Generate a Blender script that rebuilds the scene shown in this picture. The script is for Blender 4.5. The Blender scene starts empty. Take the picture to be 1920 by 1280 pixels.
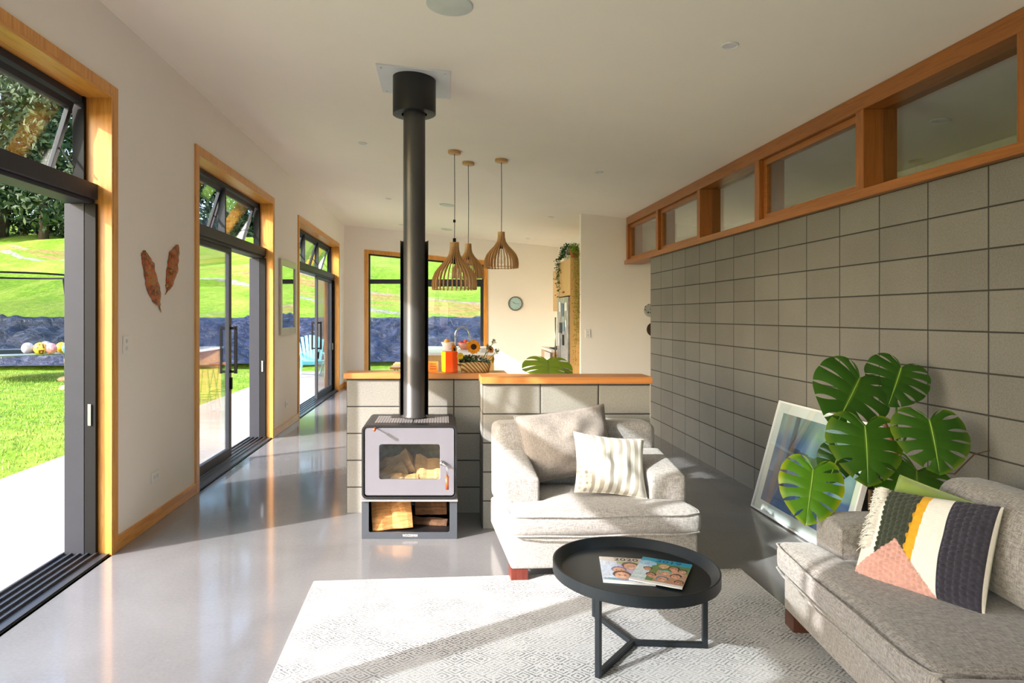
import bpy, math, random
import numpy as np
from mathutils import Vector, Matrix, Euler, noise as mnoise
R = math.radians
random.seed(7)
rng = np.random.default_rng(7)
scn = bpy.context.scene
COL = scn.collection

# ------------------------------------------------------------------ camera, light, exposure
EYE = 1.47
cd = bpy.data.cameras.new('camera'); cam = bpy.data.objects.new('camera', cd); COL.objects.link(cam)
cam.location = (0, 0, EYE); cam.rotation_euler = (R(90), 0, 0)
cd.sensor_width = 36; cd.lens = 1250/1920*36; cd.shift_x = 130/1920; cd.shift_y = -49/1920
cd.clip_end = 500; cd.clip_start = 0.05
scn.camera = cam
SUN_DIR = Vector((.844*.9, .536*.9, -.436)).normalized()
sl = bpy.data.lights.new('sun', 'SUN'); sl.energy = 7.4; sl.angle = R(.6); sl.color = (1, .95, .91)
so = bpy.data.objects.new('sun', sl); COL.objects.link(so); so.rotation_euler = SUN_DIR.to_track_quat('-Z', 'Y').to_euler()
so.location = (-8, -5, 8)
w = bpy.data.worlds.new('world'); scn.world = w; w.use_nodes = True
wn = w.node_tree.nodes; wl = w.node_tree.links
bg = wn['Background']
sky = wn.new('ShaderNodeTexSky'); sky.sky_type = 'NISHITA'; sky.sun_disc = False
sky.sun_elevation = R(26); sky.sun_rotation = R(237.6); sky.air_density = 1.0; sky.dust_density = 2.0; sky.ozone_density = 1.0
wl.new(sky.outputs[0], bg.inputs[0]); bg.inputs[1].default_value = 0.7
scn.view_settings.view_transform = 'Standard'; scn.view_settings.look = 'None'
scn.view_settings.gamma = 1; scn.view_settings.use_curve_mapping = False
scn.view_settings.exposure = 0.38
scn.cycles.diffuse_bounces = 8; scn.cycles.max_bounces = 16; scn.cycles.transparent_max_bounces = 24
scn.cycles.sample_clamp_indirect = 6

# ------------------------------------------------------------------ materials
def S(r, g, b):      # sRGB 0-255 to linear
    f = lambda c: (c/255/12.92) if c/255 <= .04045 else ((c/255+.055)/1.055)**2.4
    return (f(r), f(g), f(b), 1)
class N:
    def __init__(s, name):
        s.m = bpy.data.materials.new(name); s.m.use_nodes = True; s.t = s.m.node_tree
        s.b = s.t.nodes['Principled BSDF']; s.out = s.t.nodes['Material Output']
    def n(s, typ, ins=None, **kw):
        nd = s.t.nodes.new('ShaderNode'+typ)
        for k, v in kw.items(): setattr(nd, k, v)
        for k, v in (ins or {}).items(): s.put(nd.inputs[k], v)
        return nd
    def put(s, sock, v):
        if hasattr(v, 'outputs'): v = v.outputs[0]
        if isinstance(v, bpy.types.NodeSocket): s.t.links.new(v, sock)
        else: sock.default_value = v
    def coord(s, sc=(1, 1, 1), kind='Object'):
        tc = s.n('TexCoord'); return s.n('Mapping', {0: tc.outputs[kind], 3: sc})
    def noise(s, sc, scale=1, detail=4, rough=.55, dist=0, kind='Object'):
        return s.n('TexNoise', {'Vector': s.coord(sc, kind), 'Scale': scale, 'Detail': detail, 'Roughness': rough, 'Distortion': dist})
    def ramp(s, fac, stops, interp='LINEAR'):
        r = s.n('ValToRGB', {0: fac}); cr = r.color_ramp; cr.interpolation = interp
        while len(cr.elements) < len(stops): cr.elements.new(.5)
        for e, (p, c) in zip(cr.elements, stops): e.position = p; e.color = c
        return r
    def math(s, op, a, b=0.0, c=0.0, clamp=False):
        return s.n('Math', {0: a, 1: b, 2: c}, operation=op, use_clamp=clamp)
    def mix(s, fac, a, b, mode='MIX'):
        m = s.n('MixRGB', {0: fac, 1: a, 2: b}, blend_type=mode); return m
    def bump(s, h, strength=.3, dist=.01):
        b = s.n('Bump', {'Height': h, 'Strength': strength, 'Distance': dist}); s.put(s.b.inputs['Normal'], b)
    def set(s, **kw):
        for k, v in kw.items(): s.put(s.b.inputs[k.replace('_', ' ')], v)
        return s.m
MC = {}
def flat(name, col, rough=.5, metal=0.0, spec=.5, var=.06, vs=8, coat=0.0, sheen=0.0, bump=0, bs=200):
    if name in MC: return MC[name]
    k = N(name)
    ns = k.noise((1, 1, 1), vs, 3)
    lo = tuple(c*(1-var) for c in col[:3])+(1,); hi = tuple(min(1, c*(1+var)) for c in col[:3])+(1,)
    k.set(Base_Color=k.ramp(ns, [(.3, lo), (.7, hi)]), Roughness=rough, Metallic=metal, Specular_IOR_Level=spec, Coat_Weight=coat, Sheen_Weight=sheen)
    if bump: k.bump(k.noise((1, 1, 1), bs, 2), bump, .002)
    MC[name] = k.m; return k.m
def wood(name, c1, c2, axis='z', scale=1.0, rough=.4, coat=.2):
    k = N(name); sc = [14, 14, 14]; sc['xyz'.index(axis)] = .9
    a = k.noise(tuple(c*scale for c in sc), 1.6, 5, .6, 1.6)
    sc2 = [90, 90, 90]; sc2['xyz'.index(axis)] = 3
    b = k.noise(tuple(c*scale for c in sc2), 1.0, 3, .6, .3)
    base = k.ramp(a, [(.25, c1), (.48, c2), (.58, c1), (.78, c2)])
    k.set(Base_Color=k.mix(.25, base, k.ramp(b, [(.35, c1), (.65, c2)])), Roughness=rough, Coat_Weight=coat, Coat_Roughness=.3)
    k.bump(b, .12, .002); return k.m
PINE1, PINE2 = S(198, 128, 46), S(224, 160, 76)
m_pine = {a: wood('oiled_pine_'+a, PINE1, PINE2, a) for a in 'xyz'}
CED1, CED2 = S(136, 78, 24), S(162, 98, 36)
m_cedar = {a: wood('cedar_'+a, CED1, CED2, a) for a in 'xyz'}
m_cap = wood('cap_timber', S(196, 124, 62), S(216, 148, 84), 'x', .8)
m_ply = wood('birch_ply', S(206, 160, 96), S(216, 174, 112), 'z', .5)
m_bamboo = wood('lamp_wood', S(196, 150, 92), S(212, 168, 110), 'z', 2)
m_wall = flat('wall_paint', S(242, 237, 231), .75, var=.01, vs=2)
m_ceil = flat('ceiling_paint', S(250, 242, 230), .8, var=.01, vs=2)
m_white = flat('white_plastic', S(235, 235, 232), .35, var=.01)
m_alu = flat('dark_aluminium', S(50, 52, 60), .5, metal=0, spec=.25, var=.05)
m_alu_l = flat('track_aluminium', S(88, 90, 96), .3, metal=.5, var=.05)
m_black = flat('black_rubber', S(18, 18, 20), .6, spec=.2, var=.1)
m_steel = flat('brushed_steel', S(190, 190, 192), .25, metal=1, var=.05)
m_soil = flat('potting_soil', S(50, 36, 26), .9, var=.3, vs=60)

def concrete_floor():
    k = N('polished_concrete')
    a = k.noise((1, 1, 1), 1.1, 6, .6, .4); b = k.noise((1, 1, 1), 60, 4, .7)
    c = k.mix(.35, k.ramp(a, [(.3, S(112, 112, 115)), (.7, S(136, 136, 139))]), k.ramp(b, [(.3, S(114, 114, 117)), (.7, S(138, 138, 141))]))
    # aggregate flecks
    v = k.n('TexVoronoi', {'Vector': k.coord((1, 1, 1)), 'Scale': 22})
    f = k.math('LESS_THAN', v.outputs['Distance'], .05)
    k.set(Base_Color=k.mix(k.math('MULTIPLY', f, .35), c, S(190, 188, 180)), Roughness=k.ramp(a, [(.3, (.10,)*3+(1,)), (.7, (.17,)*3+(1,))]), Specular_IOR_Level=.6, Coat_Weight=.3, Coat_Roughness=.06)
    return k.m
def blocks(name, axis, off, col=(122, 119, 113)):
    """stack-bond 400 x 200 concrete blocks with dark raked joints"""
    k = N(name); tc = k.n('TexCoord'); sp = k.n('SeparateXYZ', {0: tc.outputs['Object']})
    if axis == 'y': a = k.math('SUBTRACT', sp.outputs[1], off)
    else: a = k.math('SUBTRACT', k.math('ADD', sp.outputs[0], sp.outputs[1]), off)
    z = k.math('SUBTRACT', sp.outputs[2], .19)
    d = k.math('MINIMUM', k.math('PINGPONG', a, .2), k.math('PINGPONG', z, .1))
    j = k.math('LESS_THAN', d, .0042)
    hgt = k.math('MINIMUM', k.math('MULTIPLY', d, 90), 1.0)
    ca = k.math('FLOOR', k.math('DIVIDE', a, .4)); cz = k.math('FLOOR', k.math('DIVIDE', z, .2))
    wn_ = k.n('TexWhiteNoise', {'Vector': k.n('CombineXYZ', {0: ca, 1: cz})}, noise_dimensions='3D')
    c0 = S(*col); lo = tuple(x*.70 for x in c0[:3])+(1,); hi = tuple(x*1.25 for x in c0[:3])+(1,)
    sp1 = k.noise((1, 1, 1), 100, 4, .85); sp2 = k.noise((1, 1, 1), 2.2, 4)
    base = k.ramp(sp1, [(.38, lo), (.5, c0), (.62, hi)])
    base = k.mix(.35, base, k.ramp(sp2, [(.3, lo), (.7, hi)]))
    base = k.mix(.3, base, k.ramp(wn_, [(0, lo), (1, hi)]))
    k.set(Base_Color=k.mix(j, base, S(58, 57, 54)), Roughness=.85, Specular_IOR_Level=.25)
    hh = k.math('ADD', hgt, k.math('MULTIPLY', sp1, .35)); k.bump(hh, .7, .004); return k.m
def fabric(name, c1, c2, scale=1.0, sheen=.3):
    k = N(name)
    a = k.noise((260*scale, 40*scale, 40*scale), 1, 2, .6); b = k.noise((40*scale, 260*scale, 260*scale), 1, 2, .6)
    m = k.math('MULTIPLY', k.math('ADD', a, b), .5)
    k.set(Base_Color=k.ramp(m, [(.38, c1), (.62, c2)]), Roughness=.95, Specular_IOR_Level=.1, Sheen_Weight=sheen)
    k.bump(m, .6, .003); return k.m
def glass(name='window_glass', tint=(.93, .96, .95, 1), boost=1.0):
    k = N(name); lw = k.n('LayerWeight', {0: .5})
    f = k.math('ADD', k.math('MULTIPLY', k.math('POWER', lw.outputs['Facing'], 4.5), .9*boost), .04*boost, clamp=True)
    tr = k.n('BsdfTransparent', {0: tint}); gl = k.n('BsdfGlossy', {'Color': (.95, .97, 1, 1), 'Roughness': .0})
    mx = k.n('MixShader', {0: f, 1: tr, 2: gl}); k.t.links.new(mx.outputs[0], k.out.inputs[0]); return k.m
m_glass = glass()
m_glass2 = glass('tinted_glass', (.85, .87, .88, 1))
m_stoveglass = glass('stove_glass', (.93, .92, .88, 1), 1.0)
m_floor = concrete_floor()
m_fab = fabric('linen_upholstery', S(138, 135, 134), S(186, 183, 182))
m_fab_shade = fabric('linen_upholstery_shaded', S(112, 106, 103), S(166, 160, 156))  # same linen as the armchair, with shade put into a darker colour
m_fab3 = fabric('taupe_linen', S(126, 119, 115), S(156, 148, 144))
def vcol(name, rough=.5, coat=0.0, sheen=0.0):
    k = N(name); a = k.n('VertexColor', layer_name='Col'); k.set(Base_Color=a.outputs[0], Roughness=rough, Coat_Weight=coat, Sheen_Weight=sheen); return k.m

# ------------------------------------------------------------------ mesh collector
class MB:
    def __init__(s): s.v = []; s.f = []; s.mi = []; s.sm = []; s.cur = 0; s.smooth = False
    def _add(s, vs, fs, smooth=None):
        o = len(s.v); s.v += [tuple(p) for p in vs]; s.f += [tuple(i+o for i in f) for f in fs]
        s.mi += [s.cur]*len(fs); s.sm += [s.smooth if smooth is None else smooth]*len(fs); return s
    def box(s, x0, x1, y0, y1, z0, z1, fn=None):
        x0, x1 = min(x0, x1), max(x0, x1); y0, y1 = min(y0, y1), max(y0, y1); z0, z1 = min(z0, z1), max(z0, z1)
        v = [(x0,y0,z0),(x1,y0,z0),(x1,y1,z0),(x0,y1,z0),(x0,y0,z1),(x1,y0,z1),(x1,y1,z1),(x0,y1,z1)]
        if fn: v = [fn(p) for p in v]
        return s._add(v, [(3,2,1,0),(4,5,6,7),(0,1,5,4),(1,2,6,5),(2,3,7,6),(3,0,4,7)], False)
    def bar(s, a, b, w, d, up=(0, 0, 1)):     # rectangular bar from a to b
        a = Vector(a); b = Vector(b); t = (b-a).normalized(); up = Vector(up)
        if abs(t.dot(up)) > .98: up = Vector((0, 1, 0))
        x = t.cross(up).normalized(); y = x.cross(t).normalized()
        v = []
        for p in (a, b):
            for i, j in ((-1,-1),(1,-1),(1,1),(-1,1)): v.append(p+x*i*w/2+y*j*d/2)
        return s._add(v, [(0,1,2,3),(7,6,5,4),(0,4,5,1),(1,5,6,2),(2,6,7,3),(3,7,4,0)], False)
    def tube(s, pts, r, n=10, caps=True):
        pts = [Vector(p) for p in pts]; rs = r if isinstance(r, (list, tuple)) else [r]*len(pts)
        vs = []; fs = []; pn = None
        for i, p in enumerate(pts):
            t = (pts[min(i+1, len(pts)-1)]-pts[max(i-1, 0)]).normalized()
            if pn is None: pn = t.orthogonal().normalized()
            else: pn = (pn-t*pn.dot(t)).normalized()
            bn = t.cross(pn)
            for k in range(n):
                a = 2*math.pi*k/n; vs.append(p+(pn*math.cos(a)+bn*math.sin(a))*rs[i])
        for i in range(len(pts)-1):
            for k in range(n): k2 = (k+1) % n; fs.append((i*n+k, i*n+k2, (i+1)*n+k2, (i+1)*n+k))
        if caps: fs.append(tuple(reversed(range(n)))); fs.append(tuple((len(pts)-1)*n+k for k in range(n)))
        return s._add(vs, fs, True)
    def lathe(s, prof, n=32, c=(0, 0, 0), ax='z', smooth=True):
        vs = []; fs = []
        for r, h in prof:
            for k in range(n):
                a = 2*math.pi*k/n; x, y = r*math.cos(a), r*math.sin(a)
                vs.append({'z': (c[0]+x, c[1]+y, c[2]+h), 'y': (c[0]+x, c[1]+h, c[2]+y), 'x': (c[0]+h, c[1]+x, c[2]+y)}[ax])
        for i in range(len(prof)-1):
            for k in range(n): k2 = (k+1) % n; fs.append((i*n+k, i*n+k2, (i+1)*n+k2, (i+1)*n+k))
        return s._add(vs, fs, smooth)
    def cyl(s, c, r, h, n=24, ax='z'):
        s.lathe([(1e-4, 0), (r, 0), (r, h), (1e-4, h)], n, c, ax, False); return s
    def grid(s, fn, nu, nv, smooth=True, flip=False):
        vs = [fn(i/nu, j/nv) for j in range(nv+1) for i in range(nu+1)]; fs = []
        for j in range(nv):
            for i in range(nu):
                a = j*(nu+1)+i; q = (a, a+1, a+nu+2, a+nu+1); fs.append(q[::-1] if flip else q)
        return s._add(vs, fs, smooth)
    def prism(s, poly, fn0, fn1):             # polygon extruded between two mappings of (u,v)
        n = len(poly); vs = [fn0(*p) for p in poly]+[fn1(*p) for p in poly]
        fs = [tuple(range(n)), tuple(reversed(range(n, 2*n)))]+[(i, i+n, (i+1) % n+n, (i+1) % n) for i in range(n)]
        return s._add(vs, fs, False)
    def ring(s, outer, inner, fn0, fn1):      # plate with a hole; both loops same length
        n = len(outer); vs = [fn0(*p) for p in outer]+[fn0(*p) for p in inner]+[fn1(*p) for p in outer]+[fn1(*p) for p in inner]; fs = []
        for i in range(n):
            j = (i+1) % n
            fs += [(i, j, n+j, n+i), (2*n+i, 3*n+i, 3*n+j, 2*n+j), (i, 2*n+i, 2*n+j, j), (n+i, n+j, 3*n+j, 3*n+i)]
        return s._add(vs, fs, False)
    def rbox(s, x0, x1, y0, y1, z0, z1, r=.03, seg=3, crown=0.0, crownf=0.0, warp=None, nd=8):
        """soft box: rounded edges, optional bulge on top (crown) and front (crownf)"""
        def ax(a, b):
            o = [a+r*(1-math.cos(math.pi/2*i/seg)) for i in range(seg)]
            o += [a+r+(b-a-2*r)*i/nd for i in range(nd+1)]
            o += [b-r*(1-math.cos(math.pi/2*(seg-1-i)/seg)) for i in range(seg)]
            return o
        X, Y, Z = ax(x0, x1), ax(y0, y1), ax(z0, z1); L = [X, Y, Z]; idx = {}; vs = []; fs = []
        cl = lambda v, a, b: max(a, min(b, v))
        def V(i, j, k):
            key = (i, j, k)
            if key in idx: return idx[key]
            p = Vector((X[i], Y[j], Z[k])); q = Vector((cl(p.x, x0+r, x1-r), cl(p.y, y0+r, y1-r), cl(p.z, z0+r, z1-r)))
            # spherify the rim
            e = p-q
            if e.length > 1e-9: p = q+e.normalized()*r
            u = (p.x-(x0+x1)/2)/((x1-x0)/2); v = (p.y-(y0+y1)/2)/((y1-y0)/2); t = (p.z-(z0+z1)/2)/((z1-z0)/2)
            if crown and t > 0: p.z += crown*max(0, 1-u**4)*max(0, 1-v**4)*t
            if crownf: p.y += (v)*crownf*max(0, 1-u**4)*max(0, 1-t**2); p.x += u*crownf*.5*max(0, 1-v**4)*max(0, 1-t**2)
            if warp: p = Vector(warp(p))
            idx[key] = len(vs); vs.append(tuple(p)); return idx[key]
        nx, ny, nz = len(X)-1, len(Y)-1, len(Z)-1
        for i in range(nx):
            for j in range(ny):
                fs.append((V(i,j,nz), V(i+1,j,nz), V(i+1,j+1,nz), V(i,j+1,nz))); fs.append((V(i,j+1,0), V(i+1,j+1,0), V(i+1,j,0), V(i,j,0)))
        for i in range(nx):
            for k in range(nz):
                fs.append((V(i,0,k), V(i+1,0,k), V(i+1,0,k+1), V(i,0,k+1))); fs.append((V(i,ny,k+1), V(i+1,ny,k+1), V(i+1,ny,k), V(i,ny,k)))
        for j in range(ny):
            for k in range(nz):
                fs.append((V(0,j,k+1), V(0,j+1,k+1), V(0,j+1,k), V(0,j,k))); fs.append((V(nx,j,k), V(nx,j+1,k), V(nx,j+1,k+1), V(nx,j,k+1)))
        return s._add(vs, fs, True)
    def build(s, name, mats, parent=None, bevel=0.0, colors=None, loc=None, label=None):
        me = bpy.data.meshes.new(name); me.from_pydata(s.v, [], s.f)
        if not isinstance(mats, (list, tuple)): mats = [mats]
        for m in mats: me.materials.append(m)
        me.polygons.foreach_set('material_index', s.mi); me.polygons.foreach_set('use_smooth', s.sm)
        if colors is not None:
            ca = me.color_attributes.new('Col', 'FLOAT_COLOR', 'CORNER' if len(colors) == len(s.f) else 'POINT')
            if len(colors) == len(s.f):
                arr = np.concatenate([np.tile(np.array(c, dtype=np.float32), len(f)) for c, f in zip(colors, s.f)])
            else: arr = np.array(colors, dtype=np.float32).ravel()
            ca.data.foreach_set('color', arr)
        me.update(); o = bpy.data.objects.new(name, me); COL.objects.link(o)
        if parent is not None: o.parent = parent
        if loc is not None: o.location = loc
        if bevel:
            b = o.modifiers.new('edge', 'BEVEL'); b.width = bevel; b.segments = 2; b.limit_method = 'ANGLE'; b.angle_limit = R(40)
        if label: o['label'] = label
        return o
def thing(name, label, cat, loc=(0, 0, 0), rz=0.0, group=None, rot=None):
    o = bpy.data.objects.new(name, None); COL.objects.link(o); o.location = loc; o.empty_display_size = .1
    o.rotation_euler = rot if rot is not None else (0, 0, rz); o['label'] = label; o['category'] = cat
    if group: o['group'] = group
    return o
def tag(o, label, cat, group=None, kind=None):
    o['label'] = label; o['category'] = cat
    if group: o['group'] = group
    if kind: o['kind'] = kind
    return o
def struct(o, label=None):
    o['kind'] = 'structure'
    if label: o['label'] = label
    return o
def sroot(name, label=None, loc=(0, 0, 0)):
    o = bpy.data.objects.new(name, None); COL.objects.link(o); o.location = loc; return struct(o, label)
def basis(o, C, Rv, Uv):
    x = Vector(Rv).normalized(); y = Vector(Uv); y = (y-x*y.dot(x)).normalized(); z = x.cross(y)
    m = Matrix((x, y, z)).transposed().to_4x4(); m.translation = Vector(C); o.matrix_world = m
def text_mesh(name, body, size, mat, parent, loc, rot, width=None, extrude=.0006):
    cu = bpy.data.curves.new(name, 'FONT'); cu.body = body; cu.size = size; cu.extrude = extrude; cu.align_x = 'CENTER'; cu.align_y = 'CENTER'
    t = bpy.data.objects.new(name+'_c', cu); COL.objects.link(t)
    me = bpy.data.meshes.new_from_object(t.evaluated_get(bpy.context.evaluated_depsgraph_get())); bpy.data.objects.remove(t)
    me.materials.clear(); me.materials.append(mat)
    o = bpy.data.objects.new(name, me); COL.objects.link(o); o.parent = parent; o.location = loc; o.rotation_euler = rot
    if width:
        xs = [v.co.x for v in me.vertices]; o.scale = (width/(max(xs)-min(xs)), 1, 1)
    return o
def at(px, py, Y): return ((px-830)*Y/1250, Y, EYE-(py-591)*Y/1250)   # a point seen at a pixel, at a known distance
def rrect(x0, x1, y0, y1, r, n=5):
    o = []
    for cx, cy, a0 in ((x1-r, y0+r, -90), (x1-r, y1-r, 0), (x0+r, y1-r, 90), (x0+r, y0+r, 180)):
        for i in range(n+1): a = R(a0+90*i/n); o.append((cx+r*math.cos(a), cy+r*math.sin(a)))
    return o

# ------------------------------------------------------------------ room dimensions
XL, XR, YB, YF = -2.04, 2.62, 13.8, -2.2       # left wall, block wall, back wall, wall behind the camera
XH = 3.95                                       # far wall of the hall behind the block wall
SLOPE = .105
def cz(x): return 3.34-SLOPE*(x-XL)
TILT = math.atan(SLOPE)
def ceil_pt(px, py):
    dx, dz = (px-830)/1250, (591-py)/1250; s = (3.34-EYE+SLOPE*XL)/(dz+SLOPE*dx); return Vector((s*dx, s, EYE+s*dz))

# ------------------------------------------------------------------ structure
struct(MB().box(XL-.26, XH+.2, YF-.2, YB+.25, -.12, 0).build('floor', m_floor), 'polished grey concrete floor')
b = MB(); b.box(XL-.45, XH+.3, YF-.45, YB+.45, 0, .25, lambda p: (p[0], p[1], cz(p[0])+p[2])); struct(b.build('ceiling', m_ceil), 'sloping off-white ceiling')
DOORS = [(.30, 4.10), (5.54, 7.98), (9.435, 13.04), (-2.05, -.60)]; DT = 2.82  # last opening is unseen, added so sun on the floor brightens the ceiling
b = MB(); edges = [YF-.2]+[e for d in sorted(DOORS) for e in d]+[YB+.25]
for i in range(0, len(edges), 2): b.box(XL-.21, XL, edges[i], edges[i+1], 0, 3.36)
for d in DOORS: b.box(XL-.21, XL, d[0], d[1], DT, 3.36)
struct(b.build('wall_left', m_wall), 'white plaster wall with the three glazed door openings')
# back wall with raked opening
WB = (-1.56, .87)
def wtop(x): return 2.77-SLOPE*(x-WB[0])*.92
b = MB(); b.box(XL, WB[0], YB, YB+.25, 0, 1, lambda p: (p[0], p[1], p[2]*cz(p[0]))); b.box(WB[1], XH, YB, YB+.25, 0, 1, lambda p: (p[0], p[1], p[2]*cz(p[0])))
b.box(WB[0], WB[1], YB, YB+.25, 0, 1, lambda p: (p[0], p[1], wtop(p[0]) if p[2] == 0 else cz(p[0])))
struct(b.build('wall_back', m_wall), 'white end wall of the kitchen')
# block wall
struct(MB().box(XR, XR+.19, YF, 8.40, 0, 2.19).build('wall_right', blocks('side_blocks', 'y', 3.6)), 'long grey concrete block wall')
struct(MB().box(XH, XH+.15, YF, YB, 0, 1, lambda p: (p[0], p[1], p[2]*cz(p[0]))).build('wall_hall', m_wall))
struct(MB().box(1.97, XH, 9.50, 9.60, 0, 1, lambda p: (p[0], p[1], p[2]*cz(p[0]))).build('wall_partition', m_wall), 'white partition wall beyond the block wall')
struct(MB().box(2.40, 2.5, 9.60, YB, 0, 1, lambda p: (p[0], p[1], p[2]*cz(p[0]))).build('wall_kitchen', m_wall), 'white wall behind the fridge')
# wall behind the camera, with an added unseen window for fill daylight
b = MB(); b.box(XL-.25, XL+.3, YF-.2, YF, 0, 1, lambda p: (p[0], p[1], p[2]*cz(p[0]))); b.box(.3, XH+.15, YF-.2, YF, 0, 1, lambda p: (p[0], p[1], p[2]*cz(p[0])))
b.box(XL+.3, .3, YF-.2, YF, 0, 1, lambda p: (p[0], p[1], 2.3 if p[2] == 0 else cz(p[0])))
struct(b.build('wall_front', m_wall))
rt = sroot('window_fill')
b = MB()
for x in (XL+.33, -.72, .27): b.box(x-.03, x+.03, YF-.14, YF-.08, 0, 2.3)
b.box(XL+.3, .3, YF-.14, YF-.08, 0, .06); b.build('window_frame', m_alu, rt)
MB().box(XL+.3, .3, YF-.115, YF-.105, .06, 2.29).build('pane', m_glass, rt)
# clerestory over the block wall
rt = sroot('window_2', 'oiled timber clerestory above the block wall')
YS = [9.42, 8.10, 6.78, 5.52, 4.16, 2.98, 1.7, .4, -.9, YF]
b = MB(); b.box(XR-.05, XR+.21, YF, 9.44, 2.19, 2.245); b.build('sill', m_cedar['y'], rt, .003)
b = MB(); zt = cz(XR)-.02
b.box(XR-.02, XR+.19, YF, 9.44, 0, 1, lambda p: (p[0], p[1], (zt-.085) if p[2] == 0 else cz(p[0])-.002)); b.build('head', m_cedar['y'], rt, .003)
for i, y in enumerate(YS):
    wd = .045 if i in (0, 9) else .04
    o = MB().box(XR-.02, XR+.19, y-wd, min(y+wd, 9.45), 2.245, zt-.085).build('post', m_cedar['z'], rt, .003)
for i in range(len(YS)-1):
    y1, y0 = YS[i]-.042, YS[i+1]+.042
    if i in (0, 1, 3, 5, 7):     # opening sashes
        b = MB(); fn0 = lambda u, v: (XR+.015, u, v); fn1 = lambda u, v: (XR+.06, u, v)
        b.ring([(y0, 2.247), (y1, 2.247), (y1, zt-.087), (y0, zt-.087)], [(y0+.05, 2.295), (y1-.05, 2.295), (y1-.05, zt-.135), (y0+.05, zt-.135)], fn0, fn1)
        sa = b.build('sash', m_cedar['y'], rt, .003); MB().box(XR+.03, XR+.036, y0+.045, y1-.045, 2.29, zt-.13).build('pane', m_glass, sa)
    else: MB().box(XR+.10, XR+.106, y0, y1, 2.245, zt-.087).build('pane', m_glass, rt)
# low stub walls and their timber caps
struct(MB().box(-.716, .47, 4.97, 5.17, 0, 1.0).build('wall_centre', blocks('stub_blocks', 'x', -.717+4.97, (152, 150, 145))), 'low block wall behind the wood burner')
struct(MB().box(.275, 1.43, 4.60, 4.968, 0, 1.0, lambda p: (p[0], p[1] if p[1] < 4.7 or p[0] < .3 else 4.80, p[2])).build('wall_nib', blocks('nib_blocks', 'x', .275+4.60, (152, 150, 145))), 'low block wall behind the armchair')
struct(MB().box(-.735, .48, 4.94, 5.19, 1.0, 1.042).build('trim_1', m_cap, None, .004), 'timber cap on the low wall behind the stove')
struct(MB().box(.262, 1.44, 4.57, 4.83, 1.0, 1.048).build('trim_2', m_cap, None, .004), 'timber cap on the low wall behind the armchair')
# baseboards
b = MB()
for y0, y1 in ((-.53, .23), (4.16, 5.48), (8.04, 9.375), (13.1, YB)): b.box(XL, XL+.014, y0, y1, 0, .09)
struct(b.build('baseboard_left', m_pine['y'], None, .003))
b = MB(); b.box(XL, -1.62, YB-.014, YB, 0, .09); b.box(.93, 2.4, YB-.014, YB, 0, .09); struct(b.build('baseboard_back', m_pine['x'], None, .003))

# glazed doors on the left
XO = XL-.25
def panel(rt, y0, y1, x, z0=.035, z1=2.17, sw=.075, handle=None, gm=m_glass2):
    b = MB(); b.ring([(y0, z0), (y1, z0), (y1, z1), (y0, z1)], [(y0+sw, z0+.09), (y1-sw, z0+.09), (y1-sw, z1-.07), (y0+sw, z1-.07)], lambda u, v: (x-.022, u, v), lambda u, v: (x+.022, u, v))
    p = b.build('sliding_panel', m_alu, rt, .003)
    MB().box(x-.004, x+.004, y0+sw-.01, y1-sw+.01, z0+.08, z1-.06).build('pane', gm, p)
    if handle is not None:
        for s in (-1, 1):
            h = MB(); xx = x+s*.075
            h.bar((xx, handle, .88), (xx, handle, 1.36), .03, .02); h.bar((x+s*.02, handle, .90), (xx, handle, .90), .024, .03, (0, 1, 0)); h.bar((x+s*.02, handle, 1.34), (xx, handle, 1.34), .024, .03, (0, 1, 0))
            h.build('handle', m_black, p, .003)
        MB().box(x+.02, x+.04, handle-.015, handle+.015, .72, .84).build('lock', m_black, p, .003)
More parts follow.
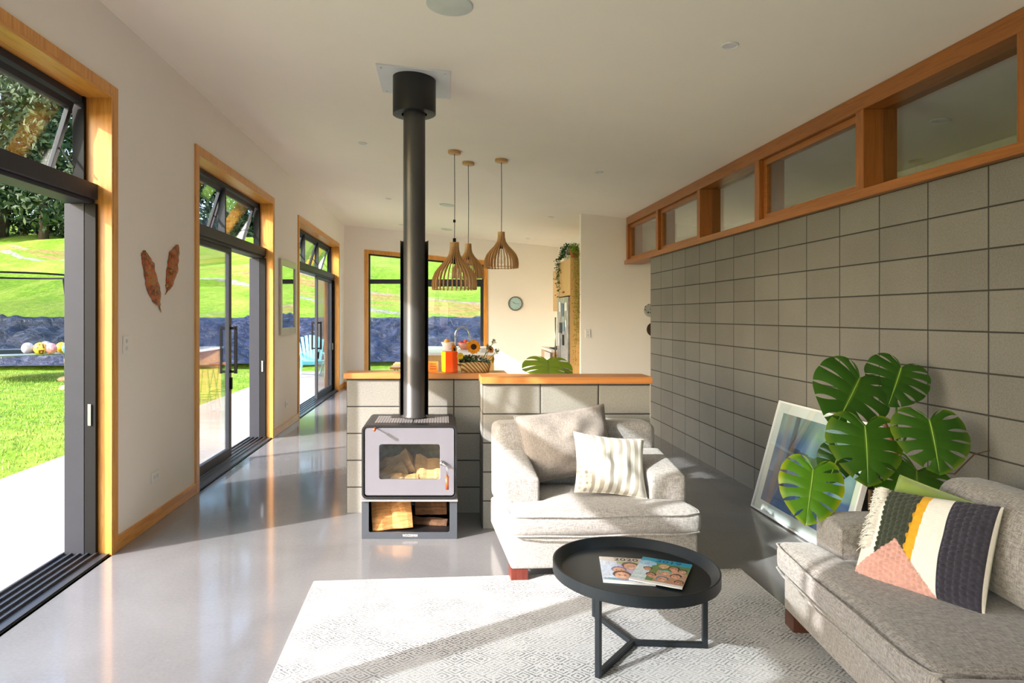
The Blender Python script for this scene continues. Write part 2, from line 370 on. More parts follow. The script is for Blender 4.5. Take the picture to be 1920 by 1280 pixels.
def door(n, y0, y1, na, panels, label):
    rt = sroot('door_%d' % n, label)
    a = .062; zo = DT+a
    b = MB(); b.ring([(y0-a, 0), (y1+a, 0), (y1+a, zo), (y0-a, zo)], [(y0, 0), (y1, 0), (y1, DT), (y0, DT)], lambda u, v: (XL-.002, u, v), lambda u, v: (XL+.016, u, v))
    b.f = b.f; b.build('architrave', m_pine['z'], rt, .003)
    b = MB(); b.box(XL-.17, XL+.014, y0, y0+.018, 0, DT); b.box(XL-.17, XL+.014, y1-.018, y1, 0, DT); b.build('jamb_lining', m_pine['z'], rt)
    MB().box(XL-.17, XL+.014, y0+.018, y1-.018, DT-.018, DT).build('head_lining', m_pine['y'], rt)
    ya, yb = y0+.018, y1-.018
    # aluminium outer frame, transom and threshold
    b = MB(); b.box(XO-.01, XL-.14, ya, ya+.03, 0, 2.15); b.box(XO-.01, XL-.14, yb-.03, yb, 0, 2.15)
    b.box(XO+.04, XL-.15, ya+.03, yb-.03, DT-.06, DT-.018)
    b.build('frame', m_alu, rt, .002)
    b = MB()
    for u0, u1 in ((ya, ya+.028), (yb-.028, yb)): b.box(XL-.138, XL-.07, u0, u1, 0, 2.15); b.box(XL-.212, XL-.141, u0, u1, 2.272, DT-.018)
    b.build('frame_channel', m_black, rt, .002, label='black channel of the frame')
    b = MB(); b.box(XO-.01, XL-.07, ya, yb, 2.175, 2.27); b.box(XO+.02, XL-.09, ya, yb, 2.15, 2.175); b.build('transom', m_alu, rt, .003)
    b = MB(); b.box(XO-.05, XL-.005, ya, yb, -.005, .012)
    for x in (XO-.02, XO+.03, XO+.08, XO+.13, XL-.07): b.box(x-.006, x+.006, ya, yb, .012, .026)
    b.build('threshold', m_alu_l, rt, .001)
    # awning sashes hinged at the top, swung outwards
    L = yb-ya-.06; w_ = L/na
    for i in range(na):
        p0, p1 = ya+.03+i*w_, ya+.03+(i+1)*w_
        if i < na-1: MB().box(XO+.02, XL-.16, p1-.018, p1+.018, 2.27, DT-.06).build('mullion', m_alu, rt, .002)
        hinge = Vector((XL-.185, 0, DT-.065)); th = R(17); H = .465
        def fa(u, v, d=0):   # v down the sash, d outwards
            return (hinge.x-math.sin(th)*v-d*math.cos(th), u, hinge.z-math.cos(th)*v+d*math.sin(th)*-1)
        b = MB(); q0, q1 = p0+.022, p1-.022
        b.ring([(q0, 0), (q1, 0), (q1, H), (q0, H)], [(q0+.035, .035), (q1-.035, .035), (q1-.035, H-.04), (q0+.035, H-.04)], lambda u, v: fa(u, v, 0), lambda u, v: fa(u, v, .035))
        sa = b.build('awning_sash', m_alu, rt, .002)
        b = MB(); vs = [fa(u, v, d) for d in (.015, .021) for u, v in ((q0+.03, .03), (q1-.03, .03), (q1-.03, H-.035), (q0+.03, H-.035))]
        b._add(vs, [(0,1,2,3),(7,6,5,4),(0,4,5,1),(1,5,6,2),(2,6,7,3),(3,7,4,0)]); b.build('pane', m_glass, sa)
        b = MB()
        for y in (q0+.012, q1-.012): b.bar((hinge.x+.005, y, 2.36), fa(y, H*.62, 0), .012, .006)
        b.build('stay', m_black, sa)
    for args in panels: panel(rt, *args)
    for y in (yb-.032,): 
        b = MB(); b.box(XL-.115, XL-.095, y-.004, y, .80, .93); b.build('strike_plate', m_steel, rt, .001, label='silver lock strike plate')
    return rt
door(1, DOORS[0][0], DOORS[0][1], 3, [(.32, 1.58, XO+.055), (.34, 1.54, XO+.115)], 'open glazed sliding door nearest the camera, in pine lining')
door(2, DOORS[1][0], DOORS[1][1], 2, [(5.56, 6.80, XO+.115, .035, 2.17, .075, 6.765)], 'glazed sliding door half open, in the middle of the wall')
door(3, DOORS[2][0], DOORS[2][1], 3, [(11.45, 13.0, XO+.115, .035, 2.17, .075, 11.50)], 'glazed sliding door at the kitchen end of the wall')
door(5, DOORS[3][0], DOORS[3][1], 1, [(-2.03, -1.30, XO+.115)], 'unseen glazed door behind the viewpoint, added for bounced sunlight')
# back glazed door (raked top)
rt = sroot('door_4', 'tall glazed kitchen door with raked top')
b = MB(); a = .062; y = YB
oc = [(WB[0]-a, 0), (WB[1]+a, 0), (WB[1]+a, wtop(WB[1])+a), (WB[0]-a, wtop(WB[0])+a)]; ic = [(WB[0], 0), (WB[1], 0), (WB[1], wtop(WB[1])), (WB[0], wtop(WB[0]))]
b.ring(oc, ic, lambda u, v: (u, y+.002, v), lambda u, v: (u, y-.016, v)); b.build('architrave', m_pine['z'], rt, .003)
b = MB(); i2 = [(WB[0]+.018, .0), (WB[1]-.018, .0), (WB[1]-.018, wtop(WB[1])-.018), (WB[0]+.018, wtop(WB[0])-.018)]
b.ring(ic, i2, lambda u, v: (u, y-.014, v), lambda u, v: (u, y+.12, v)); b.build('lining', m_pine['z'], rt)
b = MB(); i3 = [(WB[0]+.045, .04), (WB[1]-.045, .04), (WB[1]-.045, wtop(WB[1])-.045), (WB[0]+.045, wtop(WB[0])-.045)]
b.ring(i2, i3, lambda u, v: (u, y+.10, v), lambda u, v: (u, y+.2, v)); b.box(WB[0]+.02, WB[1]-.02, y+.08, y+.2, 2.13, 2.22); b.build('frame', m_alu, rt, .002)
b = MB(); b.ring([(-.38, .04), (.825, .04), (.825, 2.13), (-.38, 2.13)], [(-.31, .12), (.79, .12), (.79, 2.07), (-.31, 2.07)], lambda u, v: (u, y+.11, v), lambda u, v: (u, y+.15, v)); sp = b.build('sliding_panel', m_alu, rt, .002)
MB().box(-.32, .80, y+.128, y+.134, .11, 2.08).build('pane', m_glass, sp)
MB().box(WB[0]+.04, -.36, y+.165, y+.171, .04, 2.13).build('pane', m_glass, rt)
b = MB(); vs = [(x_, yy, z_) for yy in (y+.15, y+.156) for x_, z_ in ((WB[0]+.04, 2.2), (WB[1]-.04, 2.2), (WB[1]-.04, wtop(WB[1])-.04), (WB[0]+.04, wtop(WB[0])-.04))]
b._add(vs, [(0,1,2,3),(7,6,5,4),(0,4,5,1),(1,5,6,2),(2,6,7,3),(3,7,4,0)]); b.build('pane', m_glass, rt)

# ------------------------------------------------------------------ outside: deck, lawn, bank, trees
def hgt(x, y):
    yb = 20.3 if x < -9 else 20.3+(x+9)*.25
    yb = min(yb, 22.0)
    if y <= yb: z = -.2
    elif y <= yb+3: z = -.2+1.42*((y-yb)/3)**.9
    else: z = 1.22+.19*(y-yb-3)
    return z, yb
def grass_mat():
    k = N('hillside_grass'); tc = k.n('TexCoord'); sp = k.n('SeparateXYZ', {0: tc.outputs['Object']})
    n1 = k.noise((1, 1, 1), .35, 5, .6); n2 = k.noise((1, 1, 1), 3.5, 6, .75); n3 = k.noise((.25, 1, 1), 1.1, 5, .7)
    g = k.ramp(n2, [(.25, (.06, .13, .012, 1)), (.5, (.15, .27, .02, 1)), (.72, (.27, .38, .04, 1))])
    g = k.mix(k.ramp(n1, [(.45, (0, 0, 0, 1)), (.7, (.6, .6, .6, 1))]), g, (.34, .36, .08, 1))
    # dry soil band on the slope
    ln = k.math('ADD', sp.outputs[1], k.math('MULTIPLY', sp.outputs[0], .68))
    ln = k.math('ADD', ln, k.math('ADD', k.math('MULTIPLY', n1, 2.0), k.math('MULTIPLY', n2, .7)))
    def band(c, wd): return k.math('LESS_THAN', k.math('ABSOLUTE', k.math('SUBTRACT', ln, c)), wd)
    soil = k.math('MULTIPLY', band(29.8, 2.0), k.ramp(n3, [(.42, (0, 0, 0, 1)), (.55, (.9, .9, .9, 1))]))
    g = k.mix(soil, g, k.ramp(n2, [(.3, (.22, .11, .04, 1)), (.7, (.42, .27, .11, 1))]))
    grav = k.math('MAXIMUM', band(26.7, .3), k.math('MULTIPLY', band(31.5, .25), .6))
    g = k.mix(k.math('MULTIPLY', grav, .9), g, k.ramp(n2, [(.3, (.16, .15, .13, 1)), (.7, (.34, .32, .29, 1))]))
    k.set(Base_Color=g, Roughness=.9, Specular_IOR_Level=.1); k.bump(n2, .8, .12); return k.m
xs = list(np.arange(-75, 30.1, 1.0)); ys = list(np.arange(-12, 20, 1.5))+list(np.arange(20, 36, .35))+list(np.arange(36, 101, 2))
b = MB(); vs = []
for y_ in ys:
    for x_ in xs:
        z, yb = hgt(x_, y_); dz = mnoise.noise(Vector((x_*.15, y_*.15, 3)))*(.9 if y_ > yb+3 else .04)*min(1, max(.15, (y_-yb-2.6)/8) if y_ > yb+3 else 1)
        vs.append((x_, y_, z+dz-(.05 if yb < y_ < yb+3.1 else 0)))
nx = len(xs); b._add(vs, [(j*nx+i, j*nx+i+1, (j+1)*nx+i+1, (j+1)*nx+i) for j in range(len(ys)-1) for i in range(nx-1) if not (XL-.3 < xs[i] < 3.9 and ys[j] < 13)], True)
gm = grass_mat(); ter = b.build('ground', gm); struct(ter, 'grassy lawn and hillside')
# grass blades on the near lawn
nb = 26000; gx = rng.uniform(-13.5, -4.15, nb); gy = rng.uniform(5, 19.8, nb); ga = rng.uniform(0, 6.28, nb); gh = rng.uniform(.025, .065, nb)
ok = np.ones(nb, bool); P = np.zeros((nb, 3, 3)); lean = rng.normal(0, .02, (nb, 2)); wv = .008
P[:, 0] = np.stack([gx-np.cos(ga)*wv, gy-np.sin(ga)*wv, np.full(nb, -.21)], 1); P[:, 1] = np.stack([gx+np.cos(ga)*wv, gy+np.sin(ga)*wv, np.full(nb, -.21)], 1)
P[:, 2] = np.stack([gx+lean[:, 0], gy+lean[:, 1], -.21+gh], 1)
b = MB(); b.v = [tuple(p) for p in P.reshape(-1, 3)]; b.f = [(3*i, 3*i+1, 3*i+2) for i in range(nb)]; b.mi = [0]*nb; b.sm = [False]*nb
k = N('grass_blade'); k.set(Base_Color=k.ramp(k.noise((1, 1, 1), 2, 3), [(.3, (.10, .2, .015, 1)), (.7, (.26, .38, .04, 1))]), Roughness=.6)
tag(b.build('grass', k.m), 'short bright green lawn grass beside the deck', 'grass', kind='stuff')
# weed mat
def mat_pt(u, v, off=.05):
    x_ = -26+u*34; z0, yb = hgt(x_, 0); y_ = yb-.1+v*3.25; z, _ = hgt(x_, y_)
    n = mnoise.noise(Vector((x_*1.3+y_*.9, y_*1.1-x_*.4, 0)))*.22+abs(mnoise.noise(Vector((x_*3.1-y_*2, y_*2.2, 5))))*.20+mnoise.noise(Vector((x_*7, y_*6, 9)))*.05
    return (x_, y_-.3*n, max(z, -.2)+off+.09+n*min(1, 6*v+.15)*min(1, 8*(1.02-v)))
k = N('weed_mat_cloth'); nn = k.noise((1.2, 2.2, 2.2), 2.0, 6, .65, 1.5)
k.set(Base_Color=k.ramp(nn, [(.35, S(16, 22, 38)), (.7, S(44, 55, 90))]), Roughness=.36, Specular_IOR_Level=.4); k.bump(nn, 1, .12)
tag(MB().grid(mat_pt, 340, 44).build('weed_mat', k.m), 'wrinkled dark blue weed mat pinned over the earth bank', 'ground cover')
# deck
b = MB(); yy = -8.0; x0d, x1d = -4.08, XO-.05
i = 0
while yy < 18.0:
    b.box(x0d, x1d, yy, yy+.135, -.07, -.04); yy += .14
b.box(x0d, x0d+.04, -8, 18, -.24, -.07); b.box(x0d, x1d, 17.9, 17.96, -.24, -.07)
k = N('deck_timber'); nn = k.noise((.7, 25, 5), 2, 4, .6); n2 = k.noise((1, 1, 1), .8, 3)
k.set(Base_Color=k.mix(.4, k.ramp(nn, [(.3, S(140, 131, 122)), (.7, S(182, 174, 165))]), k.ramp(n2, [(.3, S(146, 128, 112)), (.7, S(180, 174, 168))])), Roughness=.7); k.bump(nn, .2, .003)
dk = b.build('terrace_deck', k.m); struct(dk, 'pale weathered timber deck outside the doors')

# trees on the hill
k = N('conifer_foliage'); nn = k.noise((1, 1, 1), .6, 4, .7)
k.set(Base_Color=k.ramp(nn, [(.3, (.008, .022, .006, 1)), (.55, (.025, .06, .014, 1)), (.75, (.07, .10, .03, 1))]), Roughness=.7); m_fol = k.m
m_bark = flat('tree_bark', S(84, 70, 58), .9, var=.3, vs=4)
def tree(x_, y_, h, rad, label, seed, n=9000, q=.6):
    z, _ = hgt(x_, y_); t = thing('conifer_tree', label, 'tree', (x_, y_, z-.5), group='trees on the hilltop')
    b = MB(); b.tube([(0, 0, 0), (.1, 0, h*.4), (-.1, .1, h*.93)], [.45, .33, .08], 8)
    r_ = random.Random(seed)
    for i in range(14):
        a = r_.uniform(0, 6.28); zz = h*r_.uniform(.2, .85); L = rad*.8*(1-zz/h*.6); b.tube([(0, 0, zz), (math.cos(a)*L, math.sin(a)*L, zz+L*.35)], [.14, .03], 5)
    b.build('trunk', m_bark, t)
    g = np.random.default_rng(seed); nb_ = 60; cen = []
    for i in range(nb_):
        zz = h*g.uniform(.03, .97); rr = rad*(1-(zz/h)**2*.75)*g.uniform(.25, .85); a = g.uniform(0, 6.28); cen.append((rr*math.cos(a), rr*math.sin(a), zz, rad*.36*(1.15-zz/h*.5)*g.uniform(.7, 1.3)))
    cen = np.array(cen); id_ = g.integers(0, nb_, n); d = g.normal(0, 1, (n, 3)); d /= np.linalg.norm(d, axis=1)[:, None]
    c = cen[id_, :3]+d*(cen[id_, 3]*g.uniform(.6, 1.05, n))[:, None]*np.array([1, 1, .7])
    u = g.normal(0, 1, (n, 3)); u /= np.linalg.norm(u, axis=1)[:, None]; v = np.cross(u, d); v /= (np.linalg.norm(v, axis=1)[:, None]+1e-6)
    s_ = g.uniform(.5, 1.2, n)[:, None]*q
    Q = np.stack([c-u*s_*.6, c+v*s_*.25, c+u*s_*.7, c-v*s_*.25], 1).reshape(-1, 3)
    b = MB(); b.v = [tuple(p) for p in Q]; b.f = [(4*i, 4*i+1, 4*i+2, 4*i+3) for i in range(n)]; b.mi = [0]*n; b.sm = [False]*n
    b.build('crown', m_fol, t)
tl = [(-47, 61, 24, 6.5, 'tall dark conifer on the hill, the one furthest from the house'), (-41.5, 63, 27, 6.5, 'broad dark conifer seen through the open awning window'), (-36.5, 61, 25, 6.5, 'dark conifer with low branches on the hill behind the trampoline'),
      (-31, 63, 22, 5.5, 'dark conifer just right of the open door view, on the hill'), (-26, 66, 20, 5, 'conifer on the hill seen through the second awning window'), (-20.5, 67, 19, 4.5, 'slimmer conifer on the hill near the sliding door stile'),
      (-44, 70, 30, 7, 'tallest conifer, rising behind the others on the hill'), (-33.5, 71, 28, 7, 'second row conifer standing behind the low branched one'), (-15.5, 70, 17, 4, 'smallest conifer at the house end of the hilltop row')]
for i, (x_, y_, h, rad, lb) in enumerate(tl): tree(x_, y_, h, rad, lb, i+11)

# trampoline with balls
TX, TY, TR = -11.35, 17.5, 1.55; tz = .50
t = thing('trampoline', 'round garden trampoline with black safety net on the lawn', 'trampoline', (TX, TY, -.2))
m_galv = flat('galvanised_tube', S(176, 182, 184), .35, metal=.7)
b = MB(); b.tube([(TR*math.cos(a*math.pi/24), TR*math.sin(a*math.pi/24), tz+.2) for a in range(49)], .03, 8, False); b.build('rim', m_galv, t)
MB().cyl((0, 0, tz+.19), TR-.05, .01, 48).build('bounce_mat', m_black, t)
for k_ in range(5):
    a = R(72*k_+67); cx, cy = TR*math.cos(a), TR*math.sin(a); MB().tube([(cx, cy, tz+.2), (cx*1.02, cy*1.02, 0.0)], .022, 8).build('leg', m_galv, t)
    MB().tube([(cx*1.03, cy*1.03, tz+.1), (cx*1.03, cy*1.03, 2.2), (cx*.98, cy*.98, 2.72)], .03, 8).build('net_pole', m_black, t)
b = MB(); b.tube([(TR*.98*math.cos(a*math.pi/24), TR*.98*math.sin(a*math.pi/24), 2.72) for a in range(49)], .025, 8, False); b.build('top_ring', m_black, t)
k = N('safety_net'); tr = k.n('BsdfTransparent', {0: (.86, .88, .86, 1)}); df = k.n('BsdfDiffuse', {0: (.03, .04, .04, 1)}); mx = k.n('MixShader', {0: .14, 1: tr, 2: df}); k.t.links.new(mx.outputs[0], k.out.inputs[0])
MB().lathe([(TR*.97, tz+.22), (TR*.97, 2.70)], 48).build('safety_net', k.m, t)
m_ball = vcol('ball_plastic', .4)
def ball(x_, y_, r_, cols, label, seed):
    b = MB(); n1, n2 = 20, 12; prof = [(max(1e-4, r_*math.sin(math.pi*i/n2)), r_-r_*math.cos(math.pi*i/n2)) for i in range(n2+1)]; b.lathe(prof, n1)
    rr = random.Random(seed); cc = []
    for f in b.f:
        c = Vector(b.v[f[0]]); nv = mnoise.noise(c*9/r_*.12+Vector((seed, 0, 0)))
        cc.append(cols[0] if nv < .02 else cols[1] if nv < .25 else cols[-1])
    tag(b.build('ball', m_ball, colors=cc, loc=(x_, y_, tz+.0)), label, 'ball', 'balls on the trampoline')
cs = lambda *a: [S(*c) for c in a]
for px_, Y_, r_, cols, lb, sd in ((52, 16.7, .145, cs((225, 215, 225), (200, 170, 185), (235, 230, 235)), 'pale pink and white ball at the left of the row', 1), (75, 16.6, .15, cs((228, 190, 60), (130, 60, 40), (235, 200, 80)), 'yellow ball with brown patches in the row', 2),
        (86, 17.3, .15, cs((225, 222, 215), (200, 190, 190), (240, 240, 240)), 'whitish ball behind the yellow patched one', 3), (95.5, 16.7, .14, cs((214, 140, 140), (190, 110, 115), (225, 160, 160)), 'plain dusky pink ball in the row', 4),
        (115.5, 17.2, .14, cs((235, 190, 40), (220, 160, 30), (245, 210, 80)), 'plain yellow ball beside the blue one', 5), (128, 16.8, .15, cs((60, 140, 170), (240, 180, 60), (210, 70, 60)), 'blue, yellow and red ball at the end of the row', 6)):
    ball((px_-830)*Y_/1250, Y_, r_, cols, lb, sd)
# stones on the lawn
for px_, py_, Y_, lb in ((124, 711, 17, 'flat brown stone on the lawn by the trampoline'), (130, 726, 15, 'rounded tan stone on the lawn nearer the deck')):
    p = at(px_, py_, Y_); b = MB(); b.lathe([(1e-3, .0), (.15, 0), (.2, .05), (.14, .13), (1e-3, .15)], 12)
    b.v = [(v[0]*(1.2+.2*math.sin(v[1]*20)), v[1]*.8, v[2]*(1+.2*math.sin(v[0]*18))) for v in b.v]
    tag(b.build('stone', flat('field_stone', S(168, 138, 104), .9, var=.3, vs=9), loc=(p[0], Y_, -.22)), lb, 'stone')

# turquoise slatted garden chair on the deck
m_turq = flat('turquoise_paint', S(120, 205, 215), .5, var=.05)
t = thing('garden_chair', 'turquoise slatted reclining garden chair on the deck', 'chair', (-3.25, 16.6, -.04), R(15))
for i in range(7):
    xx = (i-3)*.085; b = MB(); b.bar((xx*.8, .25, .28), (xx*1.25, .62, 1.0-abs(i-3)**2*.012), .07, .018, (0, 1, 0)); b.build('back_slat', m_turq, t, .003)
for i in range(6): MB().bar((-.27, -.32+i*.1, .40-i*.025), (.27, -.32+i*.1, .40-i*.025), .088, .018).build('seat_slat', m_turq, t, .003)
for s_ in (-1, 1):
    MB().bar((s_*.34, -.38, .56), (s_*.34, .40, .56), .13, .02).build('armrest', m_turq, t, .003)
    MB().bar((s_*.29, -.33, 0), (s_*.29, -.33, .55), .03, .09, (0, 1, 0)).build('front_leg', m_turq, t, .003)
    MB().bar((s_*.25, -.33, .38), (s_*.25, .72, .0), .03, .09, (0, 0, 1)).build('rear_leg', m_turq, t, .003)

# ------------------------------------------------------------------ wood burner
SX0, SX1, SY0, SY1 = -.533, .095, 4.385, 4.88
m_blk = flat('matt_black_steel', S(25, 25, 28), .42, var=.08, spec=.5)
m_stgrey = flat('slate_grey_steel', S(74, 79, 88), .45, metal=.2, var=.06)
m_stdoor = flat('silver_grey_enamel', S(126, 125, 136), .42, metal=.25, var=.03)
m_copper = flat('copper_wood_handle', S(178, 96, 62), .35, metal=.4)
stove = thing('wood_burner', 'black and grey wood burning stove with glass door and log shelf', 'stove', (SX0, SY0, 0))
W_ = SX1-SX0; D_ = SY1-SY0
Fy = lambda y: (lambda u, v: (u, y, v))
b = MB(); oc = rrect(0, W_, .262, .747, .035); ic = rrect(.014, W_-.014, .276, .733, .024); b.ring(oc, ic, Fy(0), Fy(D_)); b.build('body', m_blk, stove, .001)
b = MB(); b.prism(rrect(.013, W_-.013, .275, .734, .024), Fy(D_-.02), Fy(D_-.005)); b.build('back_panel', m_blk, stove)
b = MB(); dx0, dx1, dz0, dz1 = .020, W_-.020, .284, .730
b.ring(rrect(dx0, dx1, dz0, dz1, .018), rrect(.1155, .5155, .3895, .621, .018), Fy(.006), Fy(.030)); dr = b.build('door', m_stdoor, stove, .002)
MB().prism(rrect(.110, .521, .384, .627, .02), Fy(.022), Fy(.028)).build('glass', m_stoveglass, dr)
b = MB(); hx, hz = .548, .497
b.tube([(hx-.02, .008, hz+.005), (hx-.02, -.03, hz+.005), (hx-.008, -.045, hz+.004), (hx+.008, -.045, hz-.004), (hx+.014, -.045, hz-.02), (hx+.014, -.045, hz-.08)], .0065, 10); b.lathe([(1e-4, -.034), (.014, -.034), (.014, 0), (1e-4, 0)], 16, (hx-.02, .008, hz+.005), 'y')
hd = b.build('handle', m_steel, dr); MB().tube([(hx+.014, -.045, hz-.075), (hx+.014, -.045, hz-.16)], .0115, 12).build('grip', m_copper, hd, label='copper coloured handle grip')
b = MB(); ax_ = .092; b.tube([(ax_, .03, .741-.012), (ax_, -.05, .733)], .005, 8); b.tube([(ax_, -.045, .733), (ax_, -.085, .731)], .0105, 12); b.build('air_lever', m_copper, stove, label='small copper air control lever')
# firebox with split kindling
m_fire = flat('firebox_brick', S(176, 170, 160), .9, var=.2, vs=30)
b = MB(); b.box(.05, W_-.05, .04, .44, .30, .33); b.box(.05, .07, .12, .44, .33, .70); b.box(W_-.07, W_-.05, .12, .44, .33, .70); b.box(.05, W_-.05, .44, .46, .30, .70); b.build('firebox', m_fire, stove)
m_log = wood('split_log', S(214, 164, 102), S(176, 116, 62), 'x', 1.2, .8, 0); m_log2 = wood('dark_log', S(112, 74, 48), S(150, 104, 66), 'x', 1.2, .8, 0)
m_kind = wood('kindling_wood', S(236, 204, 160), S(214, 172, 118), 'x', 1.2, .8, 0)
m_barkl = flat('log_bark', S(92, 66, 48), .95, var=.4, vs=30, bump=.6, bs=60)
def wedge(name, label, p, L, w_, h, rot, seed, mat=None, group=None, par=None):
    r_ = random.Random(seed); t = thing(name, label, 'firewood', p, rot=rot, group=group)
    n = 8; prof = [(-w_*.5, 0), (-w_*.15, h*.02), (w_*.5, h*.05), (w_*.42, h*.45), (w_*.05, h), (-w_*.40, h*.5)]
    b = MB(); vs = []; fs = []; m_ = len(prof)
    for i in range(n+1):
        k_ = 1+.10*math.sin(i*1.3+seed)*r_.uniform(.5, 1)
        for (y_, z_) in prof: vs.append((-L/2+L*i/n, y_*k_+r_.uniform(-.003, .003), z_*k_*(1+r_.uniform(-.03, .03))))
    for i in range(n):
        for k2 in range(m_): a, b_ = i*m_+k2, i*m_+(k2+1) % m_; fs.append((a, a+m_, b_+m_, b_))
    fs += [tuple(range(m_)), tuple(n*m_+k2 for k2 in reversed(range(m_)))]; b._add(vs, fs, False)
    o = b.build('split_wood', mat or m_log, t, .002)
    b = MB(); vs = []; 
    for i in range(n+1):
        for (y_, z_) in ((-w_*.5, -.001), (-w_*.15, -.006), (w_*.5, -.001), (w_*.5, h*.06)): vs.append((-L/2+L*i/n*.999, y_*1.04, z_+.001+r_.uniform(-.002, .001)))
    b._add(vs, [(i*4+k2, (i+1)*4+k2, (i+1)*4+k2+1, i*4+k2+1) for i in range(n) for k2 in range(3)], True); b.build('bark', m_barkl, t)
    return t
for i, (x_, y_, z_, L, w2, h, rr, lb) in enumerate([(.20, .22, .335, .2, .09, .10, (0, -.35, .3), 'split kindling at the left inside the stove, tilted up'), (.24, .31, .345, .26, .11, .15, (.2, -.5, -.2), 'pale split kindling standing behind the left piece in the fire box'),
        (.27, .12, .332, .19, .09, .07, (0, .1, .15), 'short kindling stick lying in the middle front of the fire box'), (.45, .17, .332, .19, .11, .09, (.1, 0, -.1), 'pale kindling at the right behind the stove glass'), (.43, .31, .34, .24, .10, .13, (0, .25, .2), 'kindling leaning at the back right of the fire box')]):
    wedge('kindling', lb, (SX0+x_, SY0+y_, z_), L, w2, h, rr, i+3, m_kind)
# grille on top
m_grill = flat('grille_steel', S(150, 146, 148), .5, metal=.3)
kk = N('perforated_grille'); v = kk.n('TexVoronoi', {'Vector': kk.coord((55, 70, 0)), 'Scale': 1.0, 'Randomness': 0.0}); kk.set(Base_Color=kk.mix(kk.math('LESS_THAN', v.outputs['Distance'], .28), S(150, 146, 148), S(30, 30, 32)), Roughness=.5, Metallic=.3)
for x0, x1 in ((.075, .33), (.337, .575)):
    MB().box(x0, x1, .10, .40, .747, .7495).build('top_grille', kk.m, stove, .001)
MB().box(.17, .475, .30, .47, .7495, .752).build('flue_plate', m_blk, stove, .001)
# log shelf
b = MB(); b.ring(rrect(0, W_, 0, .25, .002), rrect(.047, W_-.049, .043, .2457, .012), Fy(0), Fy(.012)); b.build('shelf_front', m_stgrey, stove, .001)
b = MB(); b.box(0, .003, .012, D_, 0, .25); b.box(W_-.003, W_, .012, D_, 0, .25); b.box(.003, W_-.003, D_-.003, D_, 0, .25); b.box(.003, W_-.003, .012, D_-.003, .030, .040); b.build('shelf_box', m_blk, stove)
MB().box(-.004, W_+.004, -.02, .3, .251, .259).build('ash_lip', flat('ash_lip_steel', S(190, 188, 190), .3, metal=.5), stove, .001)
text_mesh('maker_name', 'WOODSMAN', .024, m_white, stove, (W_/2+.005, -.001, .022), (R(90), 0, 0), .098)
wedge('firewood_log', 'large orange brown split log at the left of the stove shelf', (SX0+.19, SY0+.15, .048), .27, .20, .165, (0, -.06, .12), 31, m_log)
wedge('firewood_log', 'darker log lying at the right back of the stove shelf', (SX0+.45, SY0+.30, .085), .22, .10, .085, (0, 0, .05), 32, m_log2)
wedge('firewood_log', 'low bark covered log lying under the darker one', (SX0+.44, SY0+.20, .042), .26, .09, .04, (0, 0, -.2), 33, m_barkl)
# flue pipe, shield, collar, ceiling plate
FX, FY = -.20, 4.70; m_flue = flat('dark_grey_flue', S(74, 73, 74), .38, metal=.35, var=.03)
fl = thing('flue_pipe', 'dark grey flue pipe rising from the stove to the ceiling', 'flue', (FX, FY, .752))
zc = cz(FX)-.752
b = MB(); b.lathe([(1e-4, 0), (.085, 0), (.085, .012), (.077, .022), (.077, 1.35), (.0775, 1.352), (.0775, zc-.06)], 40); b.build('pipe', m_flue, fl)
b = MB(); b.v = []; rc = .152; n_ = 40; zb = zc-.262
prof = []
for (rr, z_) in ((.09, zb), (rc, zb), (rc, None)):
    for k_ in range(n_):
        a = 2*math.pi*k_/n_; x_, y_ = rr*math.cos(a), rr*math.sin(a); prof.append((x_, y_, z_ if z_ is not None else zc-SLOPE*x_-.012))
b._add(prof, [(i*n_+k_, i*n_+(k_+1) % n_, (i+1)*n_+(k_+1) % n_, (i+1)*n_+k_) for i in range(2) for k_ in range(n_)], True); b.build('ceiling_collar', m_blk, fl, .001)
b = MB()
def arc(u, v):
    a = R(-8+196*u); return (.099*math.cos(a), .105*math.sin(a), .01+v*1.235)
b.grid(arc, 24, 1); sh = b.build('heat_shield', m_blk, fl); so_ = sh.modifiers.new('thick', 'SOLIDIFY'); so_.thickness = .003
cp = ceil_pt(783, 152); t = thing('ceiling_plate', 'white square metal plate on the ceiling around the flue', 'ceiling plate', (FX, 4.78, cz(FX)-.0005), rot=(0, TILT, 0))
MB().box(-.255, .255, -.28, .28, -.012, 0).build('plate', flat('white_plate', S(222, 224, 230), .4, var=.01), t, .002)
for sx in (-1, 1):
    for sy in (-1, 1): MB().cyl((sx*.22, sy*.24, -.016), .006, .004, 10).build('screw', m_steel, t)

